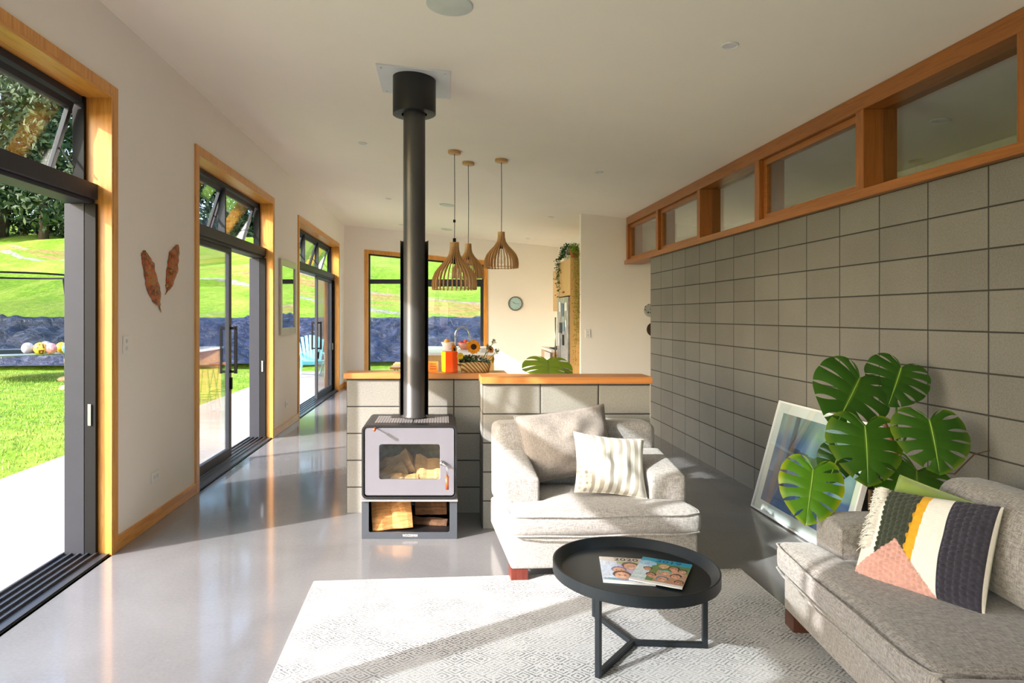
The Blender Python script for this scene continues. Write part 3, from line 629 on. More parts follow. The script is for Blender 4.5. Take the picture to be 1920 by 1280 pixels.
# ------------------------------------------------------------------ soft seating
def pillow_grid(b, w_, h, th, n=28, nv=None, pinch=.035, fz=None, fold=0.0, seed=0):
    nv = nv or n
    def P_(u, v, side):
        a, c = 2*u-1, 2*v-1; e = (max(0, 1-abs(a)**2.6))**.5*(max(0, 1-abs(c)**2.6))**.5
        sx = 1-pinch*(1-abs(c)**2)*1.2; sy = 1-pinch*(1-abs(a)**2)*1.2
        wr = fold*mnoise.noise(Vector((a*2.2, c*2.2, seed+side)))*e
        z = side*(th/2*e**.85+wr)
        if fz and side > 0: z += fz(u, v)*e**.3
        return (a*w_/2*sx, c*h/2*sy, z)
    b.grid(lambda u, v: P_(u, v, 1), n, nv); b.grid(lambda u, v: P_(u, v, -1), n, nv, flip=True)
    return b
def piping(b, w_, h, pinch=.035, r_=.004):
    pts = []
    for i in range(41):
        a = -1+2*i/40; pts.append((a*w_/2*(1-pinch*0), -h/2*(1-pinch*(1-a*a)*1.2), 0))
    for i in range(1, 41):
        c = -1+2*i/40; pts.append((w_/2*(1-pinch*(1-c*c)*1.2), c*h/2, 0))
    for i in range(1, 41):
        a = 1-2*i/40; pts.append((a*w_/2, h/2*(1-pinch*(1-a*a)*1.2), 0))
    for i in range(1, 41):
        c = 1-2*i/40; pts.append((-w_/2*(1-pinch*(1-c*c)*1.2), c*h/2, 0))
    b.tube(pts, r_, 6); return b
m_leg = wood('mahogany_leg', S(90, 34, 26), S(116, 48, 36), 'z', 1)
m_legd = wood('dark_leg', S(64, 34, 24), S(88, 50, 34), 'z', 1)
def couch(t, W, D, fab, arms, nseat, legm, back_c=0, aw=.2, arm_y=.19, zs=(.255, .385), ztop=.765, fl_=(.525, .61)):
    """front-left corner at the origin, x along the front, y to the back"""
    b = MB(); b.rbox(0, W, 0, D, .07, .25, .02, 3, nd=6); b.build('base', fab, t)
    b = MB(); b.rbox(.0, W, D-.22, D, .252, ztop, .05, 4, crown=.01, nd=8, warp=lambda p: (p[0], p[1]+(.015 if p[1] > D-.1 else 0)*(p[2]-.25)/.5, p[2])); b.build('backrest', fab, t)
    for s_ in arms:
        x0, x1 = (-.012, aw) if s_ < 0 else (W-aw, W+.012)
        def wp(p):
            f_ = (p[1]-arm_y)/(D-.22-arm_y); top = fl_[0]+(fl_[1]-fl_[0])*max(0, min(1, f_)); return (p[0], p[1], .252+(p[2]-.252)*(top-.252)/(.5-.252))
        b = MB(); b.rbox(x0, x1, arm_y, D-.225, .252, .5, .016, 3, crown=.010, nd=10, warp=wp); ar = b.build('armrest', fab, t)
        b = MB(); pts = []; c = .022
        for (x_, z_) in [(x0+.004, .26), (x0+.004, fl_[0]-.03), (x0+.03, fl_[0]-.004), (x1-.03, fl_[0]-.004), (x1-.004, fl_[0]-.03), (x1-.004, .26)]: pts.append((x_, arm_y+.012, z_))
        b.tube(pts, .0045, 6); b.build('piping', fab, ar)
    L0 = -.01; L1 = W+.01; sw = (L1-L0)/nseat
    for i in range(nseat):
        x0, x1 = L0+i*sw+.002, L0+(i+1)*sw-.002; b = MB()
        zz0, zz1 = zs
        # T shaped cushion: full width in front of the arms, narrower between them
        la = aw+.006 if (-1 in arms and i == 0) else 0; ra = aw+.006 if (1 in arms and i == nseat-1) else 0
        def wq(p, x0=x0, x1=x1, la=la, ra=ra):
            x_, y_, z_ = p
            if y_ > arm_y-.02:
                f_ = min(1, (y_-(arm_y-.02))/.012); u = (x_-x0)/(x1-x0); nx_ = (x0+la)+u*((x1-ra)-(x0+la)); x_ = x_+(nx_-x_)*f_
            return (x_, y_, z_)
        b.rbox(x0, x1, -.035, D-.225, zz0, zz1, .038, 4, crown=.022, crownf=.018, nd=22, warp=wq); se = b.build('seat_cushion', fab, t)
        for zz in (zz0+.012, zz1-.012):
            b = MB(); b.tube([(x0+.006, arm_y-.05, zz), (x0+.004, .02, zz), (x0+.02, -.028-.006, zz)]+[(x0+.02+(x1-x0-.04)*k_/12, -.044-.012*(1-(2*k_/12-1)**4), zz+.003*math.sin(k_)) for k_ in range(1, 12)]+[(x1-.02, -.034, zz), (x1-.004, .02, zz), (x1-.006, arm_y-.05, zz)], .005, 6); b.build('piping', fab, se)
    for (x_, y_) in ((.05, .05), (W-.05, .05), (.10, D-.12), (W-.10, D-.12)):
        MB().box(x_-.048, x_+.048, y_-.045, y_+.045, .0, .07).build('leg', legm, t, .003)
chair = thing('armchair', 'wide light linen armchair with red wooden feet', 'armchair', (.375, 3.665, .0), R(3.5))
couch(chair, 1.06, .84, m_fab, (-1, 1), 1, m_leg)
sofa = thing('sofa', 'linen sofa against the block wall, its fabric darkened for shade', 'sofa', (1.615, 3.16, .012), R(-95.4))
couch(sofa, 2.35, .90, m_fab_shade, (-1, 1), 2, m_legd, aw=.22, arm_y=.15, ztop=.70, fl_=(.53, .545), zs=(.255, .39))
for i in range(2):
    x0 = .225+i*.95; b = MB(); b.rbox(x0, x0+.94, .50, .69, .412, .765, .06, 4, crown=.02, crownf=.03, nd=8, warp=lambda p: (p[0], p[1]+(p[2]-.41)*.18-.02, p[2])); b.build('back_cushion', m_fab_shade, sofa)
# cushions
def cushion(name, label, C, Rv, Uv, w_, h, th, mat, seed=1, group=None, fold=.02, pinch=.035, pip=True):
    t = thing(name, label, 'cushion', group=group); basis(t, C, Rv, Uv)
    pillow_grid(MB(), w_, h, th, 30, None, pinch, None, fold, seed).build('cover', mat, t)
    if pip: piping(MB(), w_, h, pinch).build('piping', mat, t)
    return t
cushion('back_cushion', 'large plain taupe cushion slumped across the back of the armchair', (.79, 4.245, .655), (.985, .10, .12), (-.16, .40, .9), .60, .44, .19, m_fab3, 3, fold=.03, pinch=.06)
kk = N('striped_cotton'); tc = kk.n('TexCoord'); sp = kk.n('SeparateXYZ', {0: tc.outputs['Object']})
u_ = kk.math('ADD', sp.outputs[0], kk.math('MULTIPLY', sp.outputs[1], -.06)); st = kk.math('GREATER_THAN', kk.math('FRACT', kk.math('MULTIPLY', u_, 19.0)), .52)
vor = kk.n('TexVoronoi', {'Vector': kk.coord((30, 30, 0)), 'Scale': 1.0, 'Randomness': .35}); dots = kk.math('LESS_THAN', vor.outputs['Distance'], .30)
lft = kk.math('LESS_THAN', u_, -.125); wide = kk.math('GREATER_THAN', u_, .16)
pat = kk.mix(lft, kk.mix(wide, st, kk.math('MULTIPLY', st, .35)), dots)
kk.set(Base_Color=kk.mix(pat, S(228, 226, 220), S(178, 172, 162)), Roughness=.9, Specular_IOR_Level=.1, Sheen_Weight=.2); kk.bump(kk.noise((1, 1, 1), 300, 2), .3, .002)
cushion('striped_cushion', 'cream cushion with taupe stripes and dots on the armchair', (1.00, 3.985, .575), (.985, .09, -.12), (.02, .42, .9), .44, .36, .14, kk.m, 9, fold=.03, pinch=.07)
# green velvet cushion behind the knitted one
m_green = flat('green_velvet', S(126, 146, 58), .85, sheen=.6, var=.1, vs=6)
cushion('green_cushion', 'moss green velvet cushion tucked behind the knitted one', (1.985, 2.68, .572), (.377, -.736, -.13), (.33, .05, .68), .42, .39, .12, m_green, 5)
# knitted patchwork cushion
t = thing('knitted_cushion', 'knitted patchwork cushion in pink, green, mustard and navy with fringe', 'cushion'); basis(t, (1.875, 2.595, .575), (.377, -.736, .06), (.30, .22, .66))
kw, kh = .46, .40
def region(u, v):
    if v < .47-.47*abs(u-.34)/(.36 if u > .34 else .34)+(.10 if u < .34 else 0)*(1-u/.34) and u < .72: return 0   # pink
    if u < .17: return 1
    if u < .45-.06*(1-v): return 2 if (u > .17) else 1
    if u < .52-.05*(1-v): return 3
    if u < .69: return 4
    if u < .985: return 5
    return 4
b = MB()
def bob(u, v):
    r_ = region(u, v)
    if r_ in (0, 2, 5):
        s_ = 22 if r_ == 0 else 20; a_ = u*s_; c_ = v*s_*.9+(.5 if int(a_) % 2 else 0); return .011*abs(math.sin(math.pi*a_))*abs(math.sin(math.pi*c_))
    return .0008*math.sin(v*300)
NK = 150; pillow_grid(b, kw, kh, .12, NK, NK, .03, bob, .008, 4)
mk = [flat('pink_wool', S(206, 158, 146), .95, var=.12, vs=60, sheen=.3), flat('white_wool', S(224, 220, 212), .95, var=.05, vs=60, sheen=.3), flat('dark_green_wool', S(54, 60, 46), .95, var=.2, vs=60, sheen=.2), flat('mustard_wool', S(214, 160, 34), .95, var=.08, vs=60, sheen=.2), None, flat('navy_wool', S(48, 46, 58), .95, var=.2, vs=60, sheen=.2), flat('pale_green_cotton', S(198, 206, 180), .9, var=.03)]
mk[4] = mk[1]
mi = []
for j in range(NK):
    for i in range(NK): mi.append(region((i+.5)/NK, (j+.5)/NK))
b.mi = mi+[6]*(NK*NK); b.build('knitted_cover', mk, t)
b = MB(); r_ = random.Random(3)
for i in range(170):
    v = .34+.64*i/170; y_ = (v-.5)*kh; x_ = -kw/2+.065+r_.uniform(-.006, .006)+.02*(v-.34); a = r_.uniform(-.5, .5); L = r_.uniform(.035, .06); z_ = .040
    b.tube([(x_, y_, z_), (x_-L*.5, y_+L*a*.4-.004, z_+.012), (x_-L, y_+L*a-.012, z_-.004)], [.0022, .002, .0012], 4)
b.build('fringe', mk[1], t, label='shaggy white fringe')

# ------------------------------------------------------------------ rug and coffee table
kk = N('rug_weave'); tc = kk.n('TexCoord'); mp = kk.n('Mapping', {0: tc.outputs['Object'], 2: (0, 0, R(45)), 3: (1, 1, 1)})
sp = kk.n('SeparateXYZ', {0: mp}); 
s0 = kk.n('SeparateXYZ', {0: tc.outputs['Object']}); wob = kk.noise((1, 1, 1), 40, 2)
def tri(sock, per): return kk.math('PINGPONG', kk.math('ADD', sock, kk.math('MULTIPLY', wob, .006)), per)
dx_ = tri(s0.outputs[0], .055); dy_ = tri(s0.outputs[1], .045)
dm = kk.math('ADD', dx_, kk.math('MULTIPLY', dy_, 1.2)); rings = kk.math('FRACT', kk.math('MULTIPLY', dm, 42)); ln = kk.math('LESS_THAN', rings, .38)
brk = kk.math('GREATER_THAN', kk.noise((1, 1, 1), 60, 3, .8), .45); fade = kk.ramp(kk.noise((1, 1, 1), 3.2, 3), [(.38, (.35,)*3+(1,)), (.6, (1, 1, 1, 1))])
pat = kk.math('MULTIPLY', kk.math('MULTIPLY', ln, brk), fade)
fl2 = kk.noise((1, 1, 1), 240, 2, .7)
kk.set(Base_Color=kk.mix(pat, kk.ramp(fl2, [(.3, S(178, 177, 176)), (.6, S(208, 207, 206))]), S(96, 96, 98)), Roughness=.95, Specular_IOR_Level=.05, Sheen_Weight=.2)
kk.bump(fl2, .7, .004)
rc_ = [(-.704, 3.66), (1.715, 3.84), (1.70, .9), (-.66, .9)]
b = MB()
def rg(u, v):
    a = Vector(rc_[3]).lerp(Vector(rc_[2]), u); c = Vector(rc_[0]).lerp(Vector(rc_[1]), u); p = a.lerp(c, v); return (p.x, p.y, .012+.0015*mnoise.noise(Vector((p.x*3, p.y*3, 0))))
b.grid(rg, 60, 70); n0 = len(b.v)
b.grid(lambda u, v: (lambda p: (p[0], p[1], .001))(rg(u, v)), 1, 1, flip=True)
b2 = []
rug = b.build('rug', kk.m)
tag(rug, 'white rug with faded grey diamond pattern on the concrete floor', 'rug')
b = MB(); ed = [rg(0, 0), rg(1, 0), rg(1, 1), rg(0, 1), rg(0, 0)]; pts = []
for i in range(4):
    for k_ in range(20): pts.append(Vector(ed[i]).lerp(Vector(ed[i+1]), k_/20))
pts.append(Vector(ed[0])); b.tube([(p[0], p[1], .0065) for p in pts], .0062, 6, False); b.build('bound_edge', flat('rug_edge', S(200, 198, 195), .95), rug)

TC = (.838, 2.915); m_tab = flat('blue_black_metal', S(20, 28, 35), .42, metal=.0, var=.06, coat=.0)
tb = thing('coffee_table', 'round black metal tray coffee table on the rug', 'coffee table', (TC[0], TC[1], .0135))
b = MB(); zt_ = .345; Rr = .352
b.lathe([(1e-4, zt_-.022), (.335, zt_-.022), (Rr, zt_-.018), (Rr, zt_+.029), (Rr-.003, zt_+.030), (Rr-.007, zt_+.029), (Rr-.036, zt_-.004), (Rr-.04, zt_-.008), (1e-4, zt_-.008)], 128, (0, 0, 0), 'z', False); b.build('tray_top', m_tab, tb)
lp = []
for (x_, y_) in ((.627, 2.685), (1.150, 2.925), (.737, 3.226)):
    lp.append(Vector((x_-TC[0], y_-TC[1], 0)))
cc_ = sum(lp, Vector())/3
for p in lp:
    d = (p-cc_).normalized(); q = cc_
    b = MB(); b.bar(p+Vector((0, 0, 0)), p+Vector((0, 0, zt_-.022)), .022, .022, d); b.bar(p-d*.011+Vector((0, 0, .012)), q+Vector((0, 0, .012)), .022, .022); b.bar(p-d*.011+Vector((0, 0, zt_-.033)), q+Vector((0, 0, zt_-.033)), .022, .022)
    b.build('leg_frame', m_tab, tb, .002)

# ------------------------------------------------------------------ photo books
m_print = vcol('printed_cover', .3, .4)
def paint(W_, H_, bgf, blobs):
    cols = []
    for j in range(H_):
        for i in range(W_):
            u, v = (i+.5)/W_, (j+.5)/H_; c = bgf(u, v)
            for (cx, cy, rx, ry, col, an) in blobs:
                x_, y_ = u-cx, v-cy; ca, sa = math.cos(an), math.sin(an); a_, b_ = (x_*ca+y_*sa)/rx, (-x_*sa+y_*ca)/ry
                if a_*a_+b_*b_ < 1: c = col
            jt = 1+.16*mnoise.noise(Vector((u*30, v*40, 2)))+.10*mnoise.noise(Vector((u*9, v*12, 7))) if v < .83 and v > .07 else 1
            cols.append(S(*[min(255, q*jt) for q in c]))
    return cols
def book(label, loc, rz, w_, h, band, text, tcol, bgf, blobs):
    t = thing('photo_book', label, 'book', loc, rz); th = .005
    b = MB(); b.box(0, w_, 0, h, 0, th); b.build('pages', flat('book_white', S(235, 234, 230), .5), t, .001)
    b = MB(); NW, NH = 90, 66; b.grid(lambda u, v: (u*w_, v*h, th+.0006), NW, NH, False)
    cols = paint(NW, NH, lambda u, v: band if v > .83 else ((240, 240, 238) if v < .07 else bgf(u, v)), blobs)
    b.build('cover', m_print, t, colors=cols)
    text_mesh('cover_title', text, .044, tcol, t, (w_*.55, h*.91, th+.0012), (0, 0, 0), w_*.50, .0003)
m_ink = flat('dark_ink', S(48, 44, 44), .5); m_inkb = flat('blue_ink', S(20, 84, 124), .5)
sk = (216, 160, 132); sk2 = (196, 138, 112); hr = (70, 48, 44); pu = (122, 104, 150); bl = (58, 132, 168); tl_ = (90, 196, 196); dk_ = (34, 36, 52)
rr = random.Random(5)
def faces(lst):
    o = []
    for (x_, y_, s_, a_, hc, sc_) in lst:
        o += [(x_, y_+s_*.22, s_*.92, s_*.72, hc, a_), (x_, y_, s_*.72, s_*.66, sc_, a_), (x_-.28*s_, y_+.1*s_, s_*.12, s_*.07, (60, 40, 40), 0), (x_+.28*s_, y_+.1*s_, s_*.12, s_*.07, (60, 40, 40), 0), (x_, y_-.32*s_, s_*.26, s_*.08, (240, 226, 220), 0)]
    return o
zb_ = .0135+zt_-.008
book('photo book with beige band lettered 2020, lying under the blue one', (.672, 2.79, zb_+.001), R(-10), .212, .295, (198, 184, 172), '2020', m_ink,
     lambda u, v: (196, 206, 224) if u < .35 else ((150, 170, 120) if v > .74 else (188, 180, 212)), [(.75, .2, .3, .15, (176, 172, 206), 0), (.30, .13, .28, .04, (110, 150, 170), 0)]+faces([(.62, .64, .20, 0, hr, sk), (.36, .47, .17, .1, pu, sk), (.40, .27, .20, 0, hr, sk), (.86, .45, .15, .2, hr, sk2)]))
book('photo book with turquoise band lettered 2019, lying on top', (.782, 2.80, zb_+.0085), R(-28), .213, .292, (0, 150, 190), '2019', m_inkb,
     lambda u, v: (206, 230, 242) if u < .28 else ((98, 132, 78) if v > .55 or u < .42 else (190, 150, 124)), [(.6, .35, .3, .07, sk, .5), (.8, .55, .16, .06, sk, -.6), (.72, .2, .24, .06, sk2, -.3), (.15, .76, .2, .10, (150, 200, 232), 0)]+faces([(.50, .70, .11, .3, (206, 176, 120), sk), (.22, .52, .10, 0, hr, sk2), (.70, .68, .12, .2, dk_, sk2), (.88, .62, .10, .4, dk_, sk), (.58, .46, .12, 0, tl_, sk), (.80, .38, .12, .4, dk_, sk), (.34, .30, .11, 0, hr, sk2), (.58, .20, .13, .2, bl, sk), (.90, .18, .10, 0, dk_, sk2)]))

# ------------------------------------------------------------------ leaning framed picture
t = thing('framed_print', 'large white framed blue picture with painted-in reflections leaning on the block wall', 'picture')
P0 = Vector((2.385, 5.12, .003)); PW, PH = 1.17, .84; Uv = Vector((.215, 0, .80)).normalized(); basis(t, P0, (0, -1, 0), Uv)
b = MB(); F = lambda z: (lambda u, v: (u, v, z)); b.ring([(0, 0), (PW, 0), (PW, PH), (0, PH)], [(.014, .014), (PW-.014, .014), (PW-.014, PH-.014), (.014, PH-.014)], F(-.012), F(.022)); b.build('frame', flat('white_frame', S(236, 236, 238), .35, var=.01), t, .002)
MB().box(.013, PW-.013, .013, PH-.013, -.008, .004).build('mount', flat('white_mount', S(232, 233, 236), .6, var=.01), t)
def sm(u, v, a_, b_): return mnoise.noise(Vector((u*a_, v*b_, 3)))
def artc(u, v):  # blurred blue picture with window reflections painted into its colours
    n = sm(u, v, 5, 2.2)+.6*sm(u, v, 12, 5); c = Vector((88, 118, 160))+Vector((60, 58, 50))*n
    if v < .35: c = c.lerp(Vector((58, 88, 140)), .6)
    if v > .72: c = c.lerp(Vector((150, 170, 140)), .55*min(1, (v-.72)/.15))
    if abs(u-.22) < .035 and v > .2: c = c.lerp(Vector((44, 52, 70)), .75)
    if abs(v-(.66-.12*u)) < .04 and .2 < u < .7: c = c.lerp(Vector((40, 50, 68)), .7)
    if (u-.56)**2/.004+(v-.58)**2/.006 < 1: c = Vector((40, 46, 60))
    if .08 < u < .14: c = c.lerp(Vector((150, 120, 116)), .5)
    if abs(u-.45) < .02 and v < .6: c = c.lerp(Vector((120, 170, 210)), .6)
    if .66 < u < .9 and .1 < v < .35: c = c.lerp(Vector((90, 120, 90)), .5)
    return tuple(max(0, min(255, q)) for q in c)
NW, NH = 100, 72; b = MB(); b.grid(lambda u, v: (.085+u*(PW-.17), .085+v*(PH-.17), .006), NW, NH, False); b.build('print', vcol('reflection_print', .5), t, colors=[S(*artc((i+.5)/NW, (j+.5)/NH)) for j in range(NH) for i in range(NW)])
MB().box(.013, PW-.013, .013, PH-.013, .012, .015).build('glazing', m_glass, t)

# ------------------------------------------------------------------ monstera
LB = [(.012, -.02), (.10, -.17), (.24, -.25), (.40, -.19), (.50, -.03), (.54, .15), (.53, .33), (.47, .52), (.37, .70), (.23, .86), (.10, .955), (.0, 1.0)]
def lbound(t):
    x = t*(len(LB)-1); i = min(int(x), len(LB)-2); f = x-i
    p0 = LB[max(0, i-1)]; p1 = LB[i]; p2 = LB[i+1]; p3 = LB[min(len(LB)-1, i+2)]
    g = lambda a, b_, c, d: .5*((2*b_)+(-a+c)*f+(2*a-5*b_+4*c-d)*f*f+(-a+3*b_-3*c+d)*f**3)
    return Vector((g(p0[0], p1[0], p2[0], p3[0]), g(p0[1], p1[1], p2[1], p3[1]), 0))
kk = N('monstera_leaf'); nn = kk.noise((1, 1, 1), 7, 3); a = kk.n('VertexColor', layer_name='Col')
kk.set(Base_Color=kk.mix(.35, a.outputs[0], kk.ramp(nn, [(.3, (.03, .10, .008, 1)), (.7, (.09, .2, .02, 1))])), Roughness=.33, Specular_IOR_Level=.5)
trl = kk.n('BsdfTranslucent', {0: kk.mix(1, a.outputs[0], (.9, 1.0, .3, 1), 'MULTIPLY')}); mx = kk.n('MixShader', {0: .35, 1: kk.b, 2: trl}); kk.t.links.new(mx.outputs[0], kk.out.inputs[0]); m_mon = kk.m
m_rib = flat('leaf_rib', S(128, 164, 60), .5)
def leaf(parent, Pp, Tp, nrm, wf=1.0, seed=1, lobes=7, base=(46, 96, 22), edge=(150, 170, 40), droop=.16, solid=.42, ef=1.0):
    Pp = Vector(Pp); Tp = Vector(Tp); yv = (Tp-Pp); L = yv.length; yv.normalize(); nv = Vector(nrm); nv = (nv-yv*nv.dot(yv)).normalized(); xv = yv.cross(nv)
    r_ = random.Random(seed); b = MB(); cols = []
    def pos(x_, y_):
        zz = -droop*(y_*y_)*1.1-.5*abs(x_)**2.2+.05*abs(x_)+.02*math.sin(y_*9+seed)*abs(x_)*2
        return Pp+(xv*x_*wf+yv*y_+nv*zz)*L
    ns = 14; nt = 9
    for side in (-1, 1):
        cuts = [0.0]+[ .17+(.80)*(i/(lobes-1)) for i in range(lobes-1)]+[1.0]
        cuts = [c+(r_.uniform(-.012, .012) if 0 < i < len(cuts)-1 else 0) for i, c in enumerate(cuts)]; gw = [0 if i in (0, len(cuts)-1) else r_.uniform(.6, 1.15) for i in range(len(cuts))]
        for li in range(len(cuts)-1):
            t0, t1 = cuts[li], cuts[li+1]; vs = []; o = len(b.v)
            for si in range(ns+1):
                s_ = si/ns
                def gp(w0): 
                    if s_ < solid: return 0
                    q = (s_-solid)/(1-solid); return w0*.018*(math.sin(math.pi*min(1, .04+q*.90)))**.7
                a0, a1 = t0+gp(gw[li]), t1-gp(gw[li+1])
                for ti in range(nt+1):
                    tt = a0+(a1-a0)*ti/nt; B = lbound(tt); m0 = Vector((0, .84*max(0, tt-.22)/.78, 0)); rnd = .018*math.sin(math.pi*ti/nt)*s_
                    e = 1+rnd-.012
                    q = m0.lerp(B, s_); bow = .10*s_*(1-s_)*(1 if tt > .25 else .3); x_, y_ = q.x*e, q.y-bow*.6
                    # extra ripple between veins
                    pz = pos(side*x_, y_)+nv*L*.012*math.sin(math.pi*ti/nt)*min(1, s_*3)
                    vs.append(pz); ee = max(0, (s_-.80)/.20)*ef*(.4+.6*max(0, mnoise.noise(Vector((tt*3, seed, side)))*2))
                    c0 = Vector(S(*base)[:3]); c1 = Vector(S(*edge)[:3]); rib = max(0, 1-abs(s_)/.05)*.8
                    c = c0.lerp(c1, min(1, ee)).lerp(Vector(S(140, 176, 70)[:3]), rib); cols.append((c.x, c.y, c.z, 1))
            fs = []
            for si in range(ns):
                for ti in range(nt):
                    q = (si*(nt+1)+ti, si*(nt+1)+ti+1, (si+1)*(nt+1)+ti+1, (si+1)*(nt+1)+ti); fs.append(q if side < 0 else q[::-1])
            b._add(vs, fs, True)
    o = b.build('leaf', m_mon, parent, colors=cols)
    b = MB(); b.tube([pos(0, y_)+nv*.0015 for y_ in np.linspace(-.02, .93, 12)], [.0035-.0025*i/11 for i in range(12)], 6); b.build('midrib', m_rib, o)
    return o
mp_ = thing('monstera_plant', 'potted monstera with big split leaves beside the sofa arm', 'plant', (0, 0, 0))
PX, PY = 2.36, 3.52
b = MB(); b.lathe([(1e-4, 0), (.115, 0), (.145, .27), (.152, .28), (.152, .30), (.14, .30), (.135, .26), (1e-4, .26)], 36, (PX, PY, .001)); b.build('pot', flat('charcoal_pot', S(70, 68, 66), .6), mp_)
MB().cyl((PX, PY, .262), .134, .005, 30).build('soil', m_soil, mp_)
stem = lambda pts, r0, r1: MB().tube(pts, [r0+(r1-r0)*i/(len(pts)-1) for i in range(len(pts))], 8)
def curve(a_, c, b_, n=10):
    a_, b_, c = Vector(a_), Vector(b_), Vector(c); return [a_*(1-t_)**2+c*2*t_*(1-t_)+b_*t_*t_ for t_ in [i/n for i in range(n+1)]]
m_stem = flat('green_petiole', S(72, 104, 40), .5, var=.1); m_trunk = flat('brown_stem', S(96, 78, 54), .9, var=.35, vs=20)
node = Vector(at(1684, 862, 3.52))
stem([(PX, PY, .26), (PX-.01, PY, .42), node-Vector((0, 0, .12)), node], .02, .014).build('stem', m_trunk, mp_)
stem([(PX-.05, PY-.03, .26), (PX-.11, PY-.02, .45), (PX-.10, PY, .55)], .018, .012).build('stem', m_trunk, mp_)
LV = [  # attach px,py,Y, tip px,py,Y, normal, width, seed, base, edge
    (1612, 709, 3.48, 1570, 800, 3.34, (-.1, -1, .35), 1.08, 1, (44, 92, 24), (70, 120, 30), .10, .42, .4),
    (1690, 689, 3.50, 1670, 757, 3.40, (-.2, -1, .5), 1.20, 2, (38, 82, 22), (64, 110, 30), .14, .42, .3),
    (1622, 800, 3.26, 1634, 908, 3.12, (-.15, -1, .5), 1.10, 3, (54, 104, 20), (158, 172, 40), .14, .50, 1.0),
    (1743, 788, 3.20, 1768, 886, 3.06, (-.2, -1, .3), 1.18, 4, (48, 98, 22), (140, 160, 36), .12, .46, .8),
    (1719, 884, 3.28, 1724, 975, 3.02, (-.1, -.8, .6), 1.12, 5, (70, 124, 26), (120, 160, 40), .10, .52, .5),
    (1525, 881, 3.16, 1513, 982, 3.05, (-.35, -1, .35), .98, 6, (92, 150, 22), (214, 214, 30), .12, .36, 1.2),
    (1574, 846, 3.62, 1556, 902, 3.55, (-.4, -1, .1), .95, 7, (40, 74, 34), (60, 96, 40), .2, .34, .2)]
for i, (ax0, ay0, aY, tx0, ty0, tY, nr, wf, sd, bc, ec, dp, so2, ef) in enumerate(LV):
    A = Vector(at(ax0, ay0, aY)); T_ = Vector(at(tx0, ty0, tY)); leaf(mp_, A, T_, nr, wf, sd, 7, bc, ec, dp, so2, ef)
    root_ = node if i in (0, 1, 3, 4) else Vector((PX-.08, PY, .56)); c = (A+root_)/2+Vector((.0, .05, .10 if i != 5 else .12))
    if i == 0: c = Vector(at(1655, 760, 3.55))
    stem(curve(root_, c, A-(T_-A).normalized()*.0+Vector((0, .004, 0))), .0075, .0045).build('petiole', m_stem, mp_)
b = MB(); b.tube([Vector(at(*q)) for q in ((1700, 880, 3.4), (1790, 888, 3.18), (1808, 870, 3.15), (1826, 852, 3.13), (1856, 844, 3.12))], [.004, .0035, .003, .003, .002], 6); b.build('air_root', flat('air_root', S(88, 66, 48), .9), mp_)
b = MB(); b.tube([Vector(at(*q)) for q in ((1686, 862, 3.5), (1668, 812, 3.5), (1650, 772, 3.47))], [.007, .011, .002], 6); b.build('sheath', flat('dry_sheath', S(150, 92, 48), .8, var=.2), mp_)

